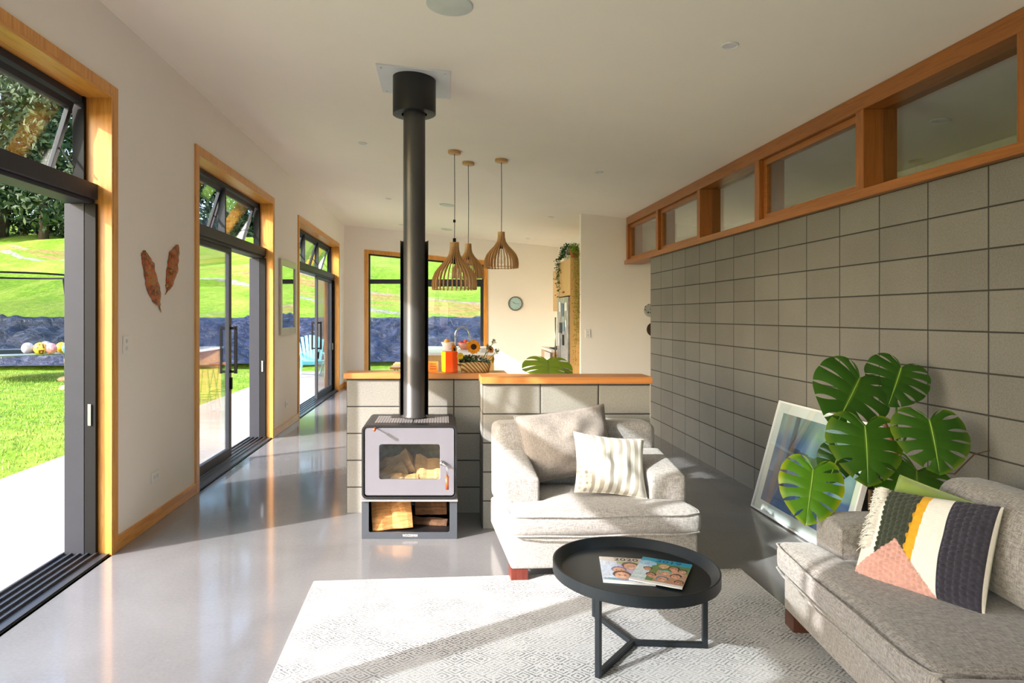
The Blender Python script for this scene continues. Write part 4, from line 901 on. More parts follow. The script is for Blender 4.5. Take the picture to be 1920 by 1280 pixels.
# ------------------------------------------------------------------ pendant lamps
m_cord = flat('black_cord', S(40, 38, 38), .7)
m_bulb = glass('bulb_glass', (.97, .97, .95, 1), 1.5)
def pendant(px_, py_, rad, hgt_, zb, label, dev=False):
    c = ceil_pt(px_, py_); t = thing('pendant_lamp', label, 'pendant lamp', (c.x, c.y, c.z), group=None)
    b = MB(); b.lathe([(1e-4, 0), (.062, 0), (.066, -.004), (.066, -.026), (.062, -.03), (1e-4, -.03)], 32)
    b.v = [(v[0], v[1], v[2]-SLOPE*v[0]) for v in b.v]; b.build('ceiling_rose', m_bamboo, t)
    z1 = zb+hgt_-c.z; z0 = zb-c.z
    b = MB(); b.tube([(0, 0, -.03), (.004, 0, (z1-.03)*.5), (0, 0, z1-.1*hgt_)], .0032, 6)
    cd_ = b.build('cord', m_cord, t)
    if dev: MB().box(-.012, .012, -.012, .012, z1+.20, z1+.225).build('cord_adjuster', m_black, cd_); MB().cyl((0, 0, z1-.01), .016, .05, 12).build('cord_grip', m_black, cd_)
    # slatted onion shade: profile from neck to rim
    pr = [(.20, 1.0), (.20, .93), (.21, .84), (.26, .74), (.42, .62), (.66, .50), (.86, .38), (.97, .25), (1.0, .12), (.985, 0.0)]
    NF = 30; b = MB()
    for k_ in range(NF):
        a = 2*math.pi*k_/NF; ca, sa = math.cos(a), math.sin(a); th = .0028
        for i in range(len(pr)-1):
            (r0, h0), (r1, h1) = pr[i], pr[i+1]; wd0 = .034 if h0 > .7 else .022; wd1 = .034 if h1 > .7 else .022
            q = []
            for (rr_, hh_, wd_) in ((r0, h0, wd0), (r1, h1, wd1)):
                for rad_ in (rr_*rad, max(.004, rr_*rad-wd_)):
                    for s_ in (-th, th): q.append((rad_*ca-s_*sa, rad_*sa+s_*ca, z0+hh_*hgt_))
            b._add(q, [(0,1,5,4),(2,6,7,3),(0,4,6,2),(1,3,7,5)]+([(0,2,3,1)] if i == 0 else [])+([(4,5,7,6)] if i == len(pr)-2 else []), False)
    rb = rad*.985-.010
    for hh, rr_ in ((.012, rb), ):
        b.lathe([(rr_-.006, z0+hh*hgt_), (rr_+.004, z0+hh*hgt_), (rr_+.004, z0+hh*hgt_+.006), (rr_-.006, z0+hh*hgt_+.006), (rr_-.006, z0+hh*hgt_)], 48)
    b.lathe([(.2*rad-.02, z1-.10*hgt_), (.2*rad-.001, z1-.10*hgt_), (.2*rad-.001, z1-.002), (1e-4, z1-.002)], 32)
    b.build('lamp_shade', m_bamboo, t)
    b = MB(); b.cyl((0, 0, z1-.46*hgt_), .02, .10*hgt_+.02, 16); b.tube([(0, 0, z1-.46*hgt_+.05), (0, 0, z1-.03)], .003, 6); sk_ = b.build('bulb_holder', m_black, t)
    zb_2 = z1-.46*hgt_; b = MB(); b.lathe([(.014, zb_2), (.018, zb_2-.03), (.045*rad/.2, zb_2-.075), (.052*rad/.2, zb_2-.10), (.045*rad/.2, zb_2-.13), (.02, zb_2-.15), (1e-4, zb_2-.153)], 24); bu = b.build('bulb', m_bulb, t)
    b = MB(); b.tube([(.006*math.cos(i*1.7), .006*math.sin(i*1.7), zb_2-.03-.004*i) for i in range(18)], .0007, 4); b.build('filament', m_steel, bu)
pendant(852, 283, .228, .475, 1.725, 'largest slatted wooden pendant lamp, hanging nearest the flue', True)
pendant(878, 304, .172, .365, 1.865, 'slatted wooden pendant partly hidden behind the largest one')
pendant(940, 299, .178, .37, 1.952, 'slatted wooden pendant hanging apart, above the clock side')

# ------------------------------------------------------------------ ceiling fittings
def disc(name, px_, py_, r_, label, cat, speaker=False, group=None):
    c = ceil_pt(px_, py_); t = thing(name, label, cat, (c.x, c.y, c.z-.0005), rot=(0, TILT, 0), group=group)
    MB().lathe([(r_, 0), (r_, -.004), (r_*.92, -.009), (r_*.84, -.008), (r_*.8, -.003), (1e-4, -.003)] if not speaker else [(r_, 0), (r_, -.006), (r_*.95, -.008), (1e-4, -.008)], 36).build('trim_ring' if not speaker else 'grille', m_white if not speaker else flat('speaker_mesh', S(206, 212, 206), .7), t)
    if not speaker: MB().cyl((0, 0, -.0045), r_*.78, .001, 30).build('lens', flat('lamp_lens', S(224, 220, 226), .3), t)
disc('downlight', 1369, 84, .046, 'recessed downlight nearest the clerestory and camera', 'downlight')
disc('downlight', 680, 268, .046, 'recessed downlight left of the flue pipe', 'downlight')
disc('downlight', 1123, 322, .046, 'recessed downlight between the pendants and the clerestory', 'downlight')
disc('downlight', 728, 372, .046, 'small far downlight just left of the flue, towards the kitchen', 'downlight')
disc('downlight', 752, 421, .046, 'furthest downlight, beside the flue near the back wall', 'downlight')
disc('downlight', 1033, 406, .046, 'downlight in the kitchen ceiling near the white partition', 'downlight')
disc('downlight', 990, 447, .046, 'faint downlight closest to the end wall by the pantry', 'downlight')
disc('ceiling_speaker', 843, 8, .125, 'large round ceiling speaker at the top of the view', 'speaker', True)
disc('ceiling_speaker', 838, 384, .115, 'round ceiling speaker behind the pendant cords', 'speaker', True)
disc('ceiling_speaker', 838, 430, .115, 'furthest round ceiling speaker, above the kitchen', 'speaker', True)
disc('downlight', 1763, 226, .06, 'downlight in the hall ceiling seen through the clerestory', 'downlight')
c = ceil_pt(1659, 270); t = thing('smoke_detector', 'white smoke detector seen through the clerestory glass', 'smoke detector', (c.x, c.y, c.z), rot=(0, TILT, 0))
MB().lathe([(.05, 0), (.05, -.012), (1e-4, -.012)], 24).build('base', m_white, t); MB().lathe([(.03, -.012), (.03, -.04), (.034, -.042), (.034, -.055), (.02, -.06), (1e-4, -.06)], 24).build('sensor', m_white, t)

# ------------------------------------------------------------------ wall fittings
def wl(px_, py_, x=XL+.002): Y_ = 1250*x/(px_-830); return Vector((x, Y_, EYE-(py_-591)*Y_/1250))
def plate(c, wy, hz, label, cat, dots=2, axis='x', outlet=False):
    t = thing('wall_socket' if outlet else 'light_switch', label, cat, c, 0 if axis == 'x' else R(-90))
    b = MB(); b.box(0, .009, -wy/2, wy/2, -hz/2, hz/2); b.build('face_plate', m_white, t, .003)
    for i in range(dots):
        yy, zz = ((i-.5*(dots-1))*wy*.42, 0) if wy > hz else (0, (i-.5*(dots-1))*hz*.4)
        MB().box(.009, .012, yy-.012, yy+.012, zz-.012, zz+.012).build('rocker', flat('rocker_white', S(210, 210, 210), .4), t, .002)
plate(wl(235, 646), .075, .116, 'white light switch on the left wall beside the open door', 'switch')
plate(wl(290, 893), .116, .075, 'white double power socket low on the left wall, nearest the open door', 'socket', outlet=True)
plate(wl(537, 757), .116, .075, 'small white power socket below the wall mirror', 'socket', outlet=True)
c = at(1102, 625, 9.498); plate(Vector((c[0], 9.498, c[2])), .075, .116, 'white light switch on the partition wall', 'switch', axis='y')
# glazed wall mirror between the doors
Y0, Y1 = wl(523, 560).y, wl(552, 560).y; t = thing('wall_mirror', 'tall silver framed mirror between two glazed doors', 'mirror', (XL, 0, 0))
b = MB(); oc = [(Y0, 1.22), (Y1, 1.22), (Y1, 2.18), (Y0, 2.18)]; ic = [(Y0+.07, 1.31), (Y1-.07, 1.31), (Y1-.07, 2.10), (Y0+.07, 2.10)]
b.ring(oc, ic, lambda u, v: (.002, u, v), lambda u, v: (.03, u, v)); b.build('frame', flat('pale_silver_frame', S(196, 190, 180), .35, metal=.3), t, .003)
MB().box(.004, .016, Y0+.065, Y1-.065, 1.305, 2.105).build('glass', flat('mirror_glass', (.75, .78, .76, 1), .02, metal=1, var=0), t)
# bark-like ornaments
kk = N('speckled_ceramic'); n1 = kk.noise((1, 1, 1), 60, 4, .8); n2 = kk.noise((1, 1, 1), 14, 3)
kk.set(Base_Color=kk.mix(kk.ramp(n1, [(.45, (0, 0, 0, 1)), (.58, (1, 1, 1, 1))]), kk.ramp(n2, [(.3, S(182, 124, 36)), (.5, S(210, 92, 30)), (.58, S(150, 90, 56)), (.72, S(206, 150, 60))]), kk.ramp(n2, [(.4, S(168, 140, 100)), (.6, S(96, 50, 30))])), Roughness=.45); kk.bump(n1, .8, .006)
def ornament(L_, Rr_, label, tailp):
    n = len(L_); t = thing('wall_ornament', label, 'wall ornament', (XL, 0, 0)); b = MB()
    A = [wl(240+x/8, 440+y/8) for x, y in L_]; B = [wl(240+x/8, 440+y/8) for x, y in Rr_]
    def P_(u, v):
        x = u*(n-1); i = min(int(x), n-2); f = x-i; a_ = A[i].lerp(A[i+1], f); c = B[i].lerp(B[i+1], f); p = a_.lerp(c, v)
        return (.004+.035*math.sin(math.pi*v)**.8*math.sin(math.pi*min(1, max(.02, u)))**.4+.004*mnoise.noise(Vector((u*14, v*6, 1))), p.y+.004*math.sin(u*40), p.z)
    b.grid(P_, 40, 12); o = b.build('shell', kk.m, t); s2 = o.modifiers.new('thick', 'SOLIDIFY'); s2.thickness = .004
    tp = [wl(240+x/8, 440+y/8) for x, y in tailp]; MB().tube([(.006, p.y, p.z) for p in tp], [.006, .002], 6).build('tip', kk.m, t)
ornament([(225, 235), (197, 290), (205, 390), (225, 500), (245, 620), (258, 720), (275, 820), (330, 930), (370, 1010), (462, 1078)], [(240, 236), (272, 280), (320, 350), (375, 420), (390, 540), (425, 650), (465, 770), (480, 860), (476, 980), (468, 1080)], 'longer speckled orange bark-shaped wall ornament leaning outwards', [(462, 1075), (490, 1165)])
ornament([(722, 148), (668, 210), (620, 250), (603, 340), (590, 450), (572, 560), (570, 680), (562, 760), (580, 845)], [(742, 150), (752, 200), (748, 330), (735, 450), (728, 570), (700, 640), (665, 700), (655, 780), (590, 842)], 'shorter speckled orange bark-shaped wall ornament nearer the second door', [(580, 842), (550, 900)])
# clock
c = at(966, 569, YB-.001); t = thing('wall_clock', 'round pale blue wall clock with grey rim on the end wall', 'clock', (c[0], YB, c[2]))
MB().lathe([(1e-4, -.001), (.145, -.001), (.148, -.03), (.132, -.034), (.128, -.018)], 40, ax='y').build('case', flat('clock_rim', S(108, 106, 102), .4, metal=.5), t)
MB().lathe([(.13, -.016), (1e-4, -.016)], 40, ax='y').build('dial', flat('clock_dial', S(172, 204, 208), .5, var=.04), t)
b = MB(); b.bar((0, -.020, 0), (-.055, -.020, .035), .008, .002, (0, 1, 0)); b.build('hour_hand', m_black, t); MB().bar((0, -.022, 0), (.09, -.022, -.008), .005, .002, (0, 1, 0)).build('minute_hand', m_black, t)
b = MB()
for k_ in range(12): a = k_*math.pi/6; b.bar((.105*math.cos(a), -.018, .105*math.sin(a)), (.122*math.cos(a), -.018, .122*math.sin(a)), .004, .002, (0, 1, 0))
b.build('hour_marks', m_cord, t)
# plates on the partition
for (x_, z_, r_, lb, c1, c2) in ((2.955, 1.54, .095, 'grey wall plate with dark spots, the upper one by the block wall', S(180, 184, 180), S(38, 44, 44)), (3.0, 1.27, .10, 'dark brown wall plate below the spotted one', S(70, 58, 44), S(40, 30, 22))):
    kk2 = N('plate_glaze'); v = kk2.n('TexVoronoi', {'Vector': kk2.coord((26, 26, 26)), 'Scale': 1.0, 'Randomness': .4}); kk2.set(Base_Color=kk2.mix(kk2.math('LESS_THAN', v.outputs['Distance'], .36), c1, c2), Roughness=.3)
    tag(MB().lathe([(1e-4, -.001), (r_*.6, -.001), (r_, -.018), (r_*.98, -.022), (r_*.62, -.006), (1e-4, -.006)], 36, ax='y').build('wall_plate', kk2.m, loc=(x_, 9.5, z_)), lb, 'plate')

# ------------------------------------------------------------------ kitchen
m_bench = flat('white_benchtop', S(238, 238, 236), .25, var=.01)
isl = thing('kitchen_island', 'white topped kitchen island with timber ends', 'kitchen island', (0, 9.82, 0))
MB().box(-.45, .78, 0, 2.03, .88, .92).build('benchtop', m_bench, isl, .003)
for y_ in (.04, 1.95): MB().box(-.42, .76, y_, y_+.036, 0, .88).build('end_panel', m_ply, isl, .002)
b = MB(); b.box(.05, .74, .08, 1.94, .06, .88); b.build('cabinet', m_ply, isl)
for k_ in range(3): MB().box(.74, .758, .10+k_*.61, .10+k_*.61+.60, .08, .86).build('cabinet_door', m_ply, isl, .002)
t = thing('kitchen_tap', 'tall chrome gooseneck tap on the island', 'tap', (.20, 10.5, .92)); m_chrome = flat('chrome', S(200, 200, 200), .12, metal=1, var=.01)
pts = [(0, 0, 0), (0, 0, .24)]+[(.11-.11*math.cos(a), 0, .24+.125*math.sin(a)) for a in np.linspace(.1, math.pi-.1, 14)]+[(.225, 0, .20), (.228, 0, .14)]
MB().tube(pts, .0135, 12).build('spout', m_chrome, t); MB().cyl((0, 0, 0), .026, .05, 20).build('base', m_chrome, t); MB().tube([(.02, 0, .03), (.06, 0, .05)], .006, 8).build('lever', m_chrome, t)
def bowl(x_, y_, r_, h, col, label, fr):
    t = thing('bowl', label, 'bowl', (x_, y_, .92)); MB().lathe([(1e-4, .0), (r_*.45, 0), (r_*.8, h*.5), (r_, h), (r_*.96, h), (r_*.74, h*.5), (1e-4, .012)], 32).build('bowl_body', flat('bowl_'+label[:4], S(*col), .4), t)
    for i, (dx, dy, dz, rr_, fc, fl_) in enumerate(fr):
        tag(MB().lathe([(max(1e-4, rr_*math.sin(math.pi*q/8)), rr_-rr_*math.cos(math.pi*q/8)) for q in range(9)], 14).build('fruit', flat('fruit_%d_%d_%d' % fc, S(*fc), .45), loc=(x_+dx, y_+dy, .92+dz)), fl_, 'fruit', 'fruit in the kitchen bowls')
bowl(.09, 10.75, .115, .12, (240, 214, 204), 'pale pink bowl left of the kitchen tap', [(-.02, 0, .075, .05, (226, 160, 50), 'orange fruit in the pale pink bowl')])
bowl(.35, 10.75, .12, .11, (214, 150, 130), 'terracotta pink bowl right of the kitchen tap', [(-.05, 0, .06, .04, (214, 70, 70), 'red fruit at the left in the terracotta pink bowl'), (.02, .02, .075, .042, (226, 90, 60), 'red orange fruit in the middle of the terracotta pink bowl'), (.06, -.03, .05, .038, (236, 190, 60), 'yellow fruit at the right in the terracotta pink bowl')])
for (y_, lb) in ((10.35, 'wooden topped wire bar stool nearest the living room'), (11.1, 'wooden topped wire bar stool at the far end of the island')):
    t = thing('bar_stool', lb, 'bar stool', (-.66, y_, 0)); b = MB(); b.rbox(-.15, .15, -.19, .19, .64, .675, .015, 3, nd=4, warp=lambda p: (p[0], p[1], p[2]+.25*p[1]**2)); b.build('seat', m_cap, t)
    for sx in (-1, 1):
        for sy in (-1, 1): MB().tube([(sx*.08, sy*.12, .64), (sx*.17, sy*.2, 0.006), (sx*.17, 0, .006) if 0 else (sx*.17, sy*.05, .006)], .006, 6).build('leg', m_black, t)
    MB().tube([(-.13, -.17, .22), (.13, -.17, .22), (.13, .17, .22), (-.13, .17, .22), (-.13, -.17, .22)], .005, 6).build('footrest', m_black, t)
# pantry, fridge, bench with oven
KX = 1.84
t = thing('fridge_surround', 'birch plywood pantry surround with overhead cupboards above the fridge', 'cabinet', (KX, 9.61, 0))
MB().box(.0, .55, 0, .02, 0, 2.30).build('side_panel', m_ply, t); MB().box(.02, .55, .022, .95, 1.76, 2.30).build('overhead_box', m_ply, t)
MB().box(.0, .55, .952, .97, 0, 2.30).build('side_panel', m_ply, t)
for y0 in (.024, .49):
    d_ = MB().box(0, .018, y0, y0+.46, 1.762, 2.298).build('cupboard_door', m_ply, t, .001); MB().cyl((-.02, .46 if y0 < .1 else .53, 1.82), .012, .02, 12, 'x').build('knob', m_copper, d_)
t = thing('fridge', 'stainless fridge covered in notes and magnets', 'fridge', (KX-.03, 9.66, 0))
MB().box(.05, .55, .0, .88, .03, 1.74).build('cabinet_body', flat('fridge_grey', S(62, 62, 66), .4), t, .004)
kk = N('fridge_steel'); v = kk.noise((1, 6, 6), 1.2, 2); kk.set(Base_Color=kk.ramp(v, [(.3, S(150, 152, 158)), (.7, S(206, 208, 212))]), Metallic=.7, Roughness=.3)
for z0, z1 in ((.05, .68), (.69, 1.74)):
    d_ = MB().box(0, .048, .0, .88, z0, z1).build('fridge_door', kk.m, t, .004); b = MB(); b.tube([(-.04, .80, z0+.1), (-.04, .80, min(z1-.1, z0+.75))], .012, 10); b.bar((0, .80, z0+.15), (-.04, .80, z0+.15), .012, .012); b.build('handle', m_steel, d_)
r_ = random.Random(12)
MB().box(-.004, 0, .28, .42, 1.02, 1.18).build('water_dispenser', m_black, t, .001)
nd_ = [('white note with torn edge', 'blue'), ('grey photo print', ''), ('white school notice', ''), ('blue tinted card', ''), ('dark postcard', ''), ('pale receipt', ''), ('white drawing', '')]
spots = [(.12, 1.60, .16, .12), (.40, 1.55, .18, .2), (.62, 1.60, .16, .15), (.30, 1.30, .1, .14), (.55, 1.28, .2, .16), (.12, 1.35, .12, .1), (.70, 1.10, .1, .2)]
cl_ = [(236, 236, 232), (110, 128, 146), (240, 240, 238), (120, 160, 190), (60, 60, 66), (230, 226, 216), (244, 244, 244)]
lb_ = ['white paper note at the top near corner of the fridge', 'grey blue photo on the upper fridge door', 'white paper high on the far side of the fridge door', 'light blue card below the grey blue photo', 'dark postcard in the middle of the fridge door', 'cream receipt at the near edge of the fridge', 'tall white strip of paper low on the fridge door']
for (yy, zz, wy, hz), cc2, lb in zip(spots, cl_, lb_): tag(MB().box(-.0065, -.0045, -wy/2, wy/2, -hz/2, hz/2).build('paper_note', flat('paper_%d' % cc2[0], S(*cc2), .7), loc=(KX-.03, 9.66+yy, zz)), lb, 'note', 'papers on the fridge')
t = thing('wall_cabinet', 'plywood wall cabinet beyond the fridge', 'cabinet', (1.95, 10.60, 1.54)); MB().box(.02, .44, 0, 1.18, 0, .71).build('carcass', m_ply, t)
for y0 in (.002, .592): MB().box(0, .018, y0, y0+.586, .002, .708).build('cabinet_door', m_ply, t, .001)
t = thing('base_cabinet', 'plywood base cabinet with white top at the end of the kitchen', 'cabinet', (1.74, 10.60, 0)); MB().box(.02, .65, 0, 1.16, 0, .88).build('carcass', m_ply, t); MB().box(0, .018, .65, 1.16, .08, .87).build('cabinet_door', m_ply, t, .001); MB().box(-.01, .65, 0, 1.18, .88, .92).build('benchtop', m_bench, t, .002)
t = thing('oven', 'stainless oven with black glass in the base cabinet', 'oven', (1.735, 10.66, .12)); MB().box(-.02, .024, 0, .58, 0, .75).build('front', m_steel, t, .003); MB().box(-.024, -.02, .05, .53, .08, .48).build('oven_glass', m_black, t, .001); MB().tube([(-.06, .05, .56), (-.06, .53, .56)], .01, 8).build('handle', m_steel, t)
t = thing('cooktop', 'black gas cooktop with pan stands on the end bench', 'cooktop', (1.80, 10.70, .921)); MB().box(0, .5, 0, .55, 0, .01).build('hob', m_black, t, .002)
for y_ in (.15, .40): MB().tube([(.08, y_-.08, .03), (.42, y_-.08, .03), (.42, y_+.08, .03), (.08, y_+.08, .03), (.08, y_-.08, .03)], .007, 6).build('pan_stand', m_black, t)

# ------------------------------------------------------------------ plants in the kitchen
def leafball(t, c, rad, n, col, q, name='foliage', sc=(1, 1, 1), seed=1):
    g = np.random.default_rng(seed); d = g.normal(0, 1, (n, 3)); d /= np.linalg.norm(d, axis=1)[:, None]; p = np.array(c)+d*rad*g.uniform(.4, 1, n)[:, None]*np.array(sc)
    u = g.normal(0, 1, (n, 3)); u /= np.linalg.norm(u, axis=1)[:, None]; v = np.cross(u, d); v /= np.linalg.norm(v, axis=1)[:, None]+1e-6
    Q = np.stack([p-u*q, p+v*q*.5+d*q*.2, p+u*q, p-v*q*.5+d*q*.2], 1).reshape(-1, 3); b = MB(); b.v = [tuple(x) for x in Q]; b.f = [(4*i, 4*i+1, 4*i+2, 4*i+3) for i in range(n)]; b.mi = [0]*n; b.sm = [False]*n
    return b.build(name, flat('leaves_%d_%d_%d' % col, S(*col), .5, var=.3, vs=30), t)
def strand(t, pts, n, col, q, seed):
    r_ = random.Random(seed); b = MB(); P_ = [Vector(p) for p in pts]
    for i in range(n):
        x = r_.random()*(len(P_)-1); k_ = int(x); p = P_[k_].lerp(P_[k_+1], x-k_)+Vector((r_.gauss(0, .02), r_.gauss(0, .02), 0)); d = Vector((r_.gauss(0, 1), r_.gauss(0, 1), -.7)).normalized(); s_ = d.orthogonal().normalized()
        b._add([p, p+d*q*.5+s_*q*.35, p+d*q, p+d*q*.5-s_*q*.35], [(0, 1, 2, 3)], False)
    b.tube(P_, .002, 4); return b.build('trailing_stem', flat('leaves_%d_%d_%d' % col, S(*col), .5, var=.3, vs=30), t)
t = thing('trailing_ivy', 'dark ivy in a pot on the far edge of the pantry top', 'plant', (KX+.12, 10.42, 2.301)); MB().lathe([(1e-4, 0), (.06, 0), (.075, .12), (.07, .12), (1e-4, .1)], 20).build('pot', m_white, t)
leafball(t, (0, 0, .17), .14, 500, (40, 84, 34), .022, sc=(1, 1, .9), seed=2)
for i, L in enumerate((.55, .35, .42, .25)): strand(t, [(-.08+.01*i, -.05+i*.05, .12), (-.145, -.05+i*.06, .05), (-.15, -.04+i*.06, -L)], 90, (44, 88, 36), .03, i)
t = thing('glass_jar', 'clear glass jar on the pantry top', 'jar', (KX+.10, 10.05, 2.301)); MB().lathe([(1e-4, 0), (.07, 0), (.078, .02), (.078, .15), (.06, .18), (.06, .19)], 28).build('jar_body', m_bulb, t); MB().cyl((0, 0, .004), .066, .05, 20).build('jar_contents', flat('jar_green', S(150, 168, 120), .7), t)
t = thing('succulent_pot', 'terracotta pot of string-of-pearls on the pantry, trailing down its side', 'plant', (KX+.09, 9.74, 2.301)); MB().lathe([(1e-4, 0), (.055, 0), (.075, .11), (.08, .115), (.07, .115), (1e-4, .1)], 24).build('pot', flat('terracotta', S(176, 96, 60), .8), t)
leafball(t, (0, 0, .14), .10, 260, (120, 150, 50), .02, seed=5)
for i, L in enumerate((1.55, 1.25, 1.05, .8)): strand(t, [(-.03+.02*i, -.06, .12), (-.04+.02*i, -.15, .06), (-.03+.015*i, -.152, -L*.5), (-.02+.015*i, -.152, -L)], 220, (128, 144, 40), .022, 20+i)
# split leaf plant behind the low wall
t = thing('split_leaf_plant', 'bright monstera leaf rising from behind the low capped wall', 'plant', (0, 0, 0)); MB().lathe([(1e-4, 0), (.12, 0), (.16, .32), (.15, .32), (1e-4, .28)], 28, (.86, 5.55, 0.001)).build('pot', flat('charcoal_pot', S(70, 68, 66), .6), t)
leaf(t, at(1026, 676, 5.34), at(1030, 712, 4.99), (0, -.5, 1), 1.0, 15, 6, (176, 206, 44), (190, 214, 60), .02, .5, .3); leaf(t, (.99, 5.42, .98), (1.14, 5.15, .90), (.1, -.5, 1), .8, 16, 6, (90, 140, 30), (130, 160, 40), .06, .45, .3)
stem(curve((.86, 5.55, .28), (.84, 5.6, .9), at(1026, 676, 5.34)), .008, .005).build('petiole', m_stem, t); stem(curve((.88, 5.55, .28), (.95, 5.6, .8), (.99, 5.42, .98)), .007, .004).build('petiole', m_stem, t)

# ------------------------------------------------------------------ flowers on the low wall
CZ = 1.0425
t = thing('orange_vase', 'glossy orange and yellow square vase with sunflowers', 'vase', (at(843, 700, 5.04)[0], 5.04, CZ), R(18))
m_or = flat('orange_glaze', S(250, 84, 10), .25, coat=.5, var=.02); b = MB(); s_ = .048
b.ring([(-s_, -s_), (s_, -s_), (s_, s_), (-s_, s_)], [(-s_+.004, -s_+.004), (s_-.004, -s_+.004), (s_-.004, s_-.004), (-s_+.004, s_-.004)], lambda u, v: (u, v, 0), lambda u, v: (u, v, .155)); b.box(-s_+.003, s_-.003, -s_+.003, s_-.003, 0, .004); b.build('vase_body', m_or, t, .002)
MB().box(-s_-.001, -s_, -s_, s_, .002, .154).build('yellow_side', flat('yellow_glaze', S(255, 200, 0), .25, coat=.5, var=.02), t, label='yellow side panel')
m_pet = flat('sunflower_petal', S(238, 160, 20), .6, var=.15, vs=40); m_cen = flat('sunflower_centre', S(50, 28, 18), .9); m_fst = flat('flower_stem', S(74, 110, 50), .6)
def flower(name, label, base, head, nrm, r_, npet, pet, cen, cr=.35, grp=None):
    t = thing(name, label, 'flower', base, group=grp); h = Vector(head)-Vector(base); nv = Vector(nrm).normalized(); x = nv.orthogonal().normalized(); y = nv.cross(x)
    MB().tube(curve((0, 0, 0), (h.x*.2, h.y*.2, h.z*.7), h-nv*.006), .0028, 6).build('stem', m_fst, t)
    b = MB()
    for k_ in range(npet):
        for layer in (0, 1):
            a = 2*math.pi*(k_+.5*layer)/npet; d = x*math.cos(a)+y*math.sin(a); s2 = nv.cross(d); wd = r_*2.4/npet*1.2; rr_ = r_*(1-.1*layer); z_ = nv*(.001+.003*layer)
            b._add([h+d*r_*cr*.8+z_, h+d*rr_*.7+s2*wd+z_+nv*r_*.1, h+d*rr_+z_-nv*r_*.05, h+d*rr_*.7-s2*wd+z_+nv*r_*.1], [(0, 1, 2, 3)], False)
    b.build('petals', pet, t); b = MB(); b.lathe([(r_*cr, 0), (r_*cr*.9, r_*.12), (r_*cr*.5, r_*.16), (1e-4, r_*.15)], 16); m_ = Matrix((x, y, nv)).transposed(); b.v = [tuple(m_ @ Vector(v)+h) for v in b.v]; b.build('flower_centre', cen, t)
vx = at(843, 690, 5.04)[0]
flower('sunflower', 'sunflower turned sideways in the orange vase', (vx, 5.04, CZ+.01), at(851, 655, 5.03), (.9, -.5, .2), .045, 12, m_pet, m_cen)
flower('sunflower', 'large open sunflower facing the room above the basket', at(885, 690, 5.05), at(888, 650, 5.0), (.1, -1, .12), .058, 15, m_pet, m_cen, .4)
flower('yellow_flower', 'small yellow flower beside the orange vase', at(868, 692, 5.05), at(863, 667, 5.0), (-.2, -1, .3), .028, 14, flat('yellow_petal', S(226, 196, 30), .6), m_pet)
flower('yellow_flower', 'dried orange flower at the top of the right hand sprig', at(900, 690, 5.06), at(920, 655, 5.06), (.4, -.8, .3), .030, 10, flat('rust_petal', S(206, 130, 40), .6), m_cen)
flower('yellow_flower', 'drooping yellow flower at the right end of the basket', at(905, 690, 5.06), at(924, 674, 5.04), (.9, -.4, -.1), .028, 10, flat('yellow_petal', S(226, 196, 30), .6), m_pet)
kk = N('woven_flax'); tc = kk.n('TexCoord'); wv_ = kk.n('TexWave', {'Vector': kk.coord((1, 1, 1)), 'Scale': 22, 'Distortion': 1}, bands_direction='DIAGONAL'); kk.set(Base_Color=kk.ramp(wv_, [(.2, S(146, 106, 58)), (.7, S(222, 188, 130))]), Roughness=.8); kk.bump(wv_, .8, .006)
bx = at(891, 700, 5.045)[0]; t = thing('woven_basket', 'oblong woven flax basket holding greenery on the timber cap', 'basket', (bx, 5.045, CZ))
b = MB(); n_ = 40; vs = []; pr2 = [(.88, 0), (.95, .03), (1.0, .07), (.97, .075), (.9, .03), (.5, .012)]
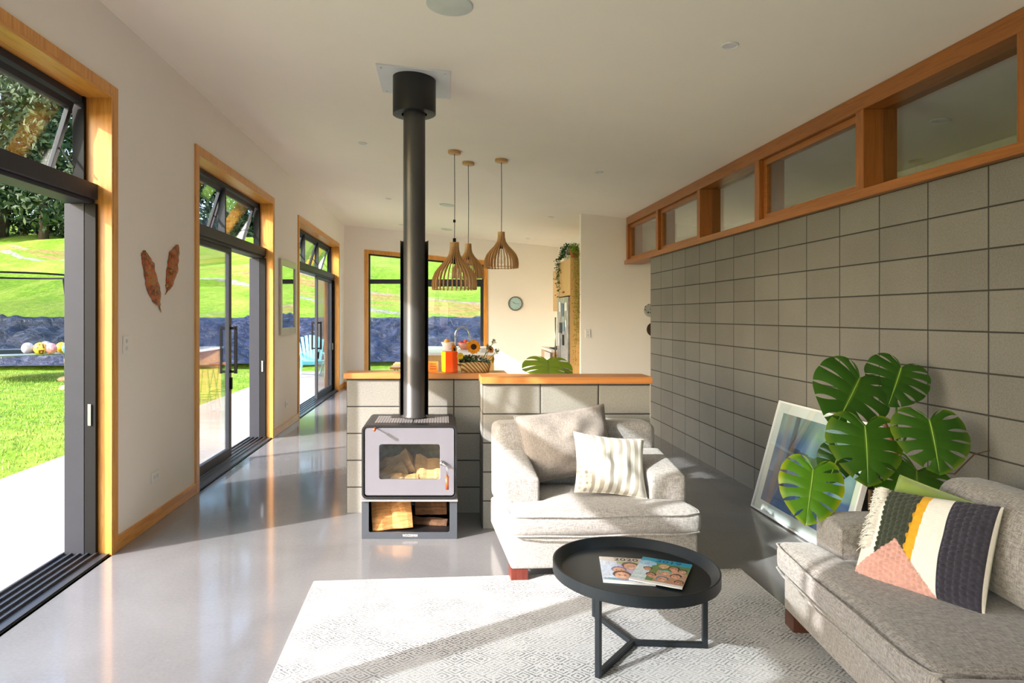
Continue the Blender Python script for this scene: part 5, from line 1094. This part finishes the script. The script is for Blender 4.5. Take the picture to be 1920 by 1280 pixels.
for (k1, z_) in pr2:
    for i in range(n_): a = 2*math.pi*i/n_; vs.append((.118*k1*math.copysign(abs(math.cos(a))**.7, math.cos(a)), .062*k1*math.copysign(abs(math.sin(a))**.7, math.sin(a)), z_+.004*math.sin(a*3)*(z_/.07)))
b._add(vs, [(i*n_+k_, i*n_+(k_+1) % n_, (i+1)*n_+(k_+1) % n_, (i+1)*n_+k_) for i in range(len(pr2)-1) for k_ in range(n_)]+[tuple(range(n_))[::-1]], True); b.build('basket_body', kk.m, t); MB().tube([(-.118, -.02, .05), (-.135, 0, .058), (-.118, .02, .05)], .005, 6).build('handle', kk.m, t)
t = thing('basket_greenery', 'mixed green leaves and white blooms spilling from the basket', 'flowers', (bx, 5.045, CZ+.02))
leafball(t, (-.03, 0, .06), .095, 520, (62, 84, 50), .014, sc=(1.1, .5, .55), seed=8); leafball(t, (.05, 0, .05), .07, 200, (110, 134, 122), .013, 'grey_foliage', sc=(1.1, .6, .6), seed=9)
leafball(t, (.03, -.02, .08), .075, 26, (236, 234, 226), .012, 'white_petals', sc=(1.2, .5, .6), seed=10)
for q, (px1, py1, px2, py2) in enumerate(((905, 682, 925, 640), (905, 684, 932, 658), (902, 684, 915, 650))):
    a = Vector(at(px1, py1, 5.05))-t.location; c = Vector(at(px2, py2, 5.05))-t.location; MB().tube([a, c], .002, 5).build('sprig', m_fst, t); leafball(t, tuple(c), .022, 50, (104, 122, 60), .008, 'sprig_leaves', seed=30+q)
t = thing('card_box', 'small orange printed card box beside the vase', 'box', (at(812, 700, 5.06)[0], 5.06, CZ), R(6)); MB().box(-.036, .036, -.02, .02, 0, .078).build('carton', flat('orange_card', S(244, 140, 60), .5, var=.1, vs=60), t, .001)
for z_ in (.02, .04, .058): MB().box(-.025, .02, -.0212, -.0202, z_, z_+.006).build('print_line', flat('brown_print', S(170, 84, 30), .6), t)
MB().box(.0365, .0375, -.02, .02, 0, .078).build('side_label', m_white, t)
t = thing('glass_tumbler', 'clear glass tumbler between the card box and orange vase', 'glass', (at(827.0, 700, 5.10)[0]-.005, 5.125, CZ)); MB().lathe([(1e-4, 0), (.024, 0), (.028, .08), (.026, .08), (.022, .006), (1e-4, .006)], 24).build('tumbler', m_bulb, t)
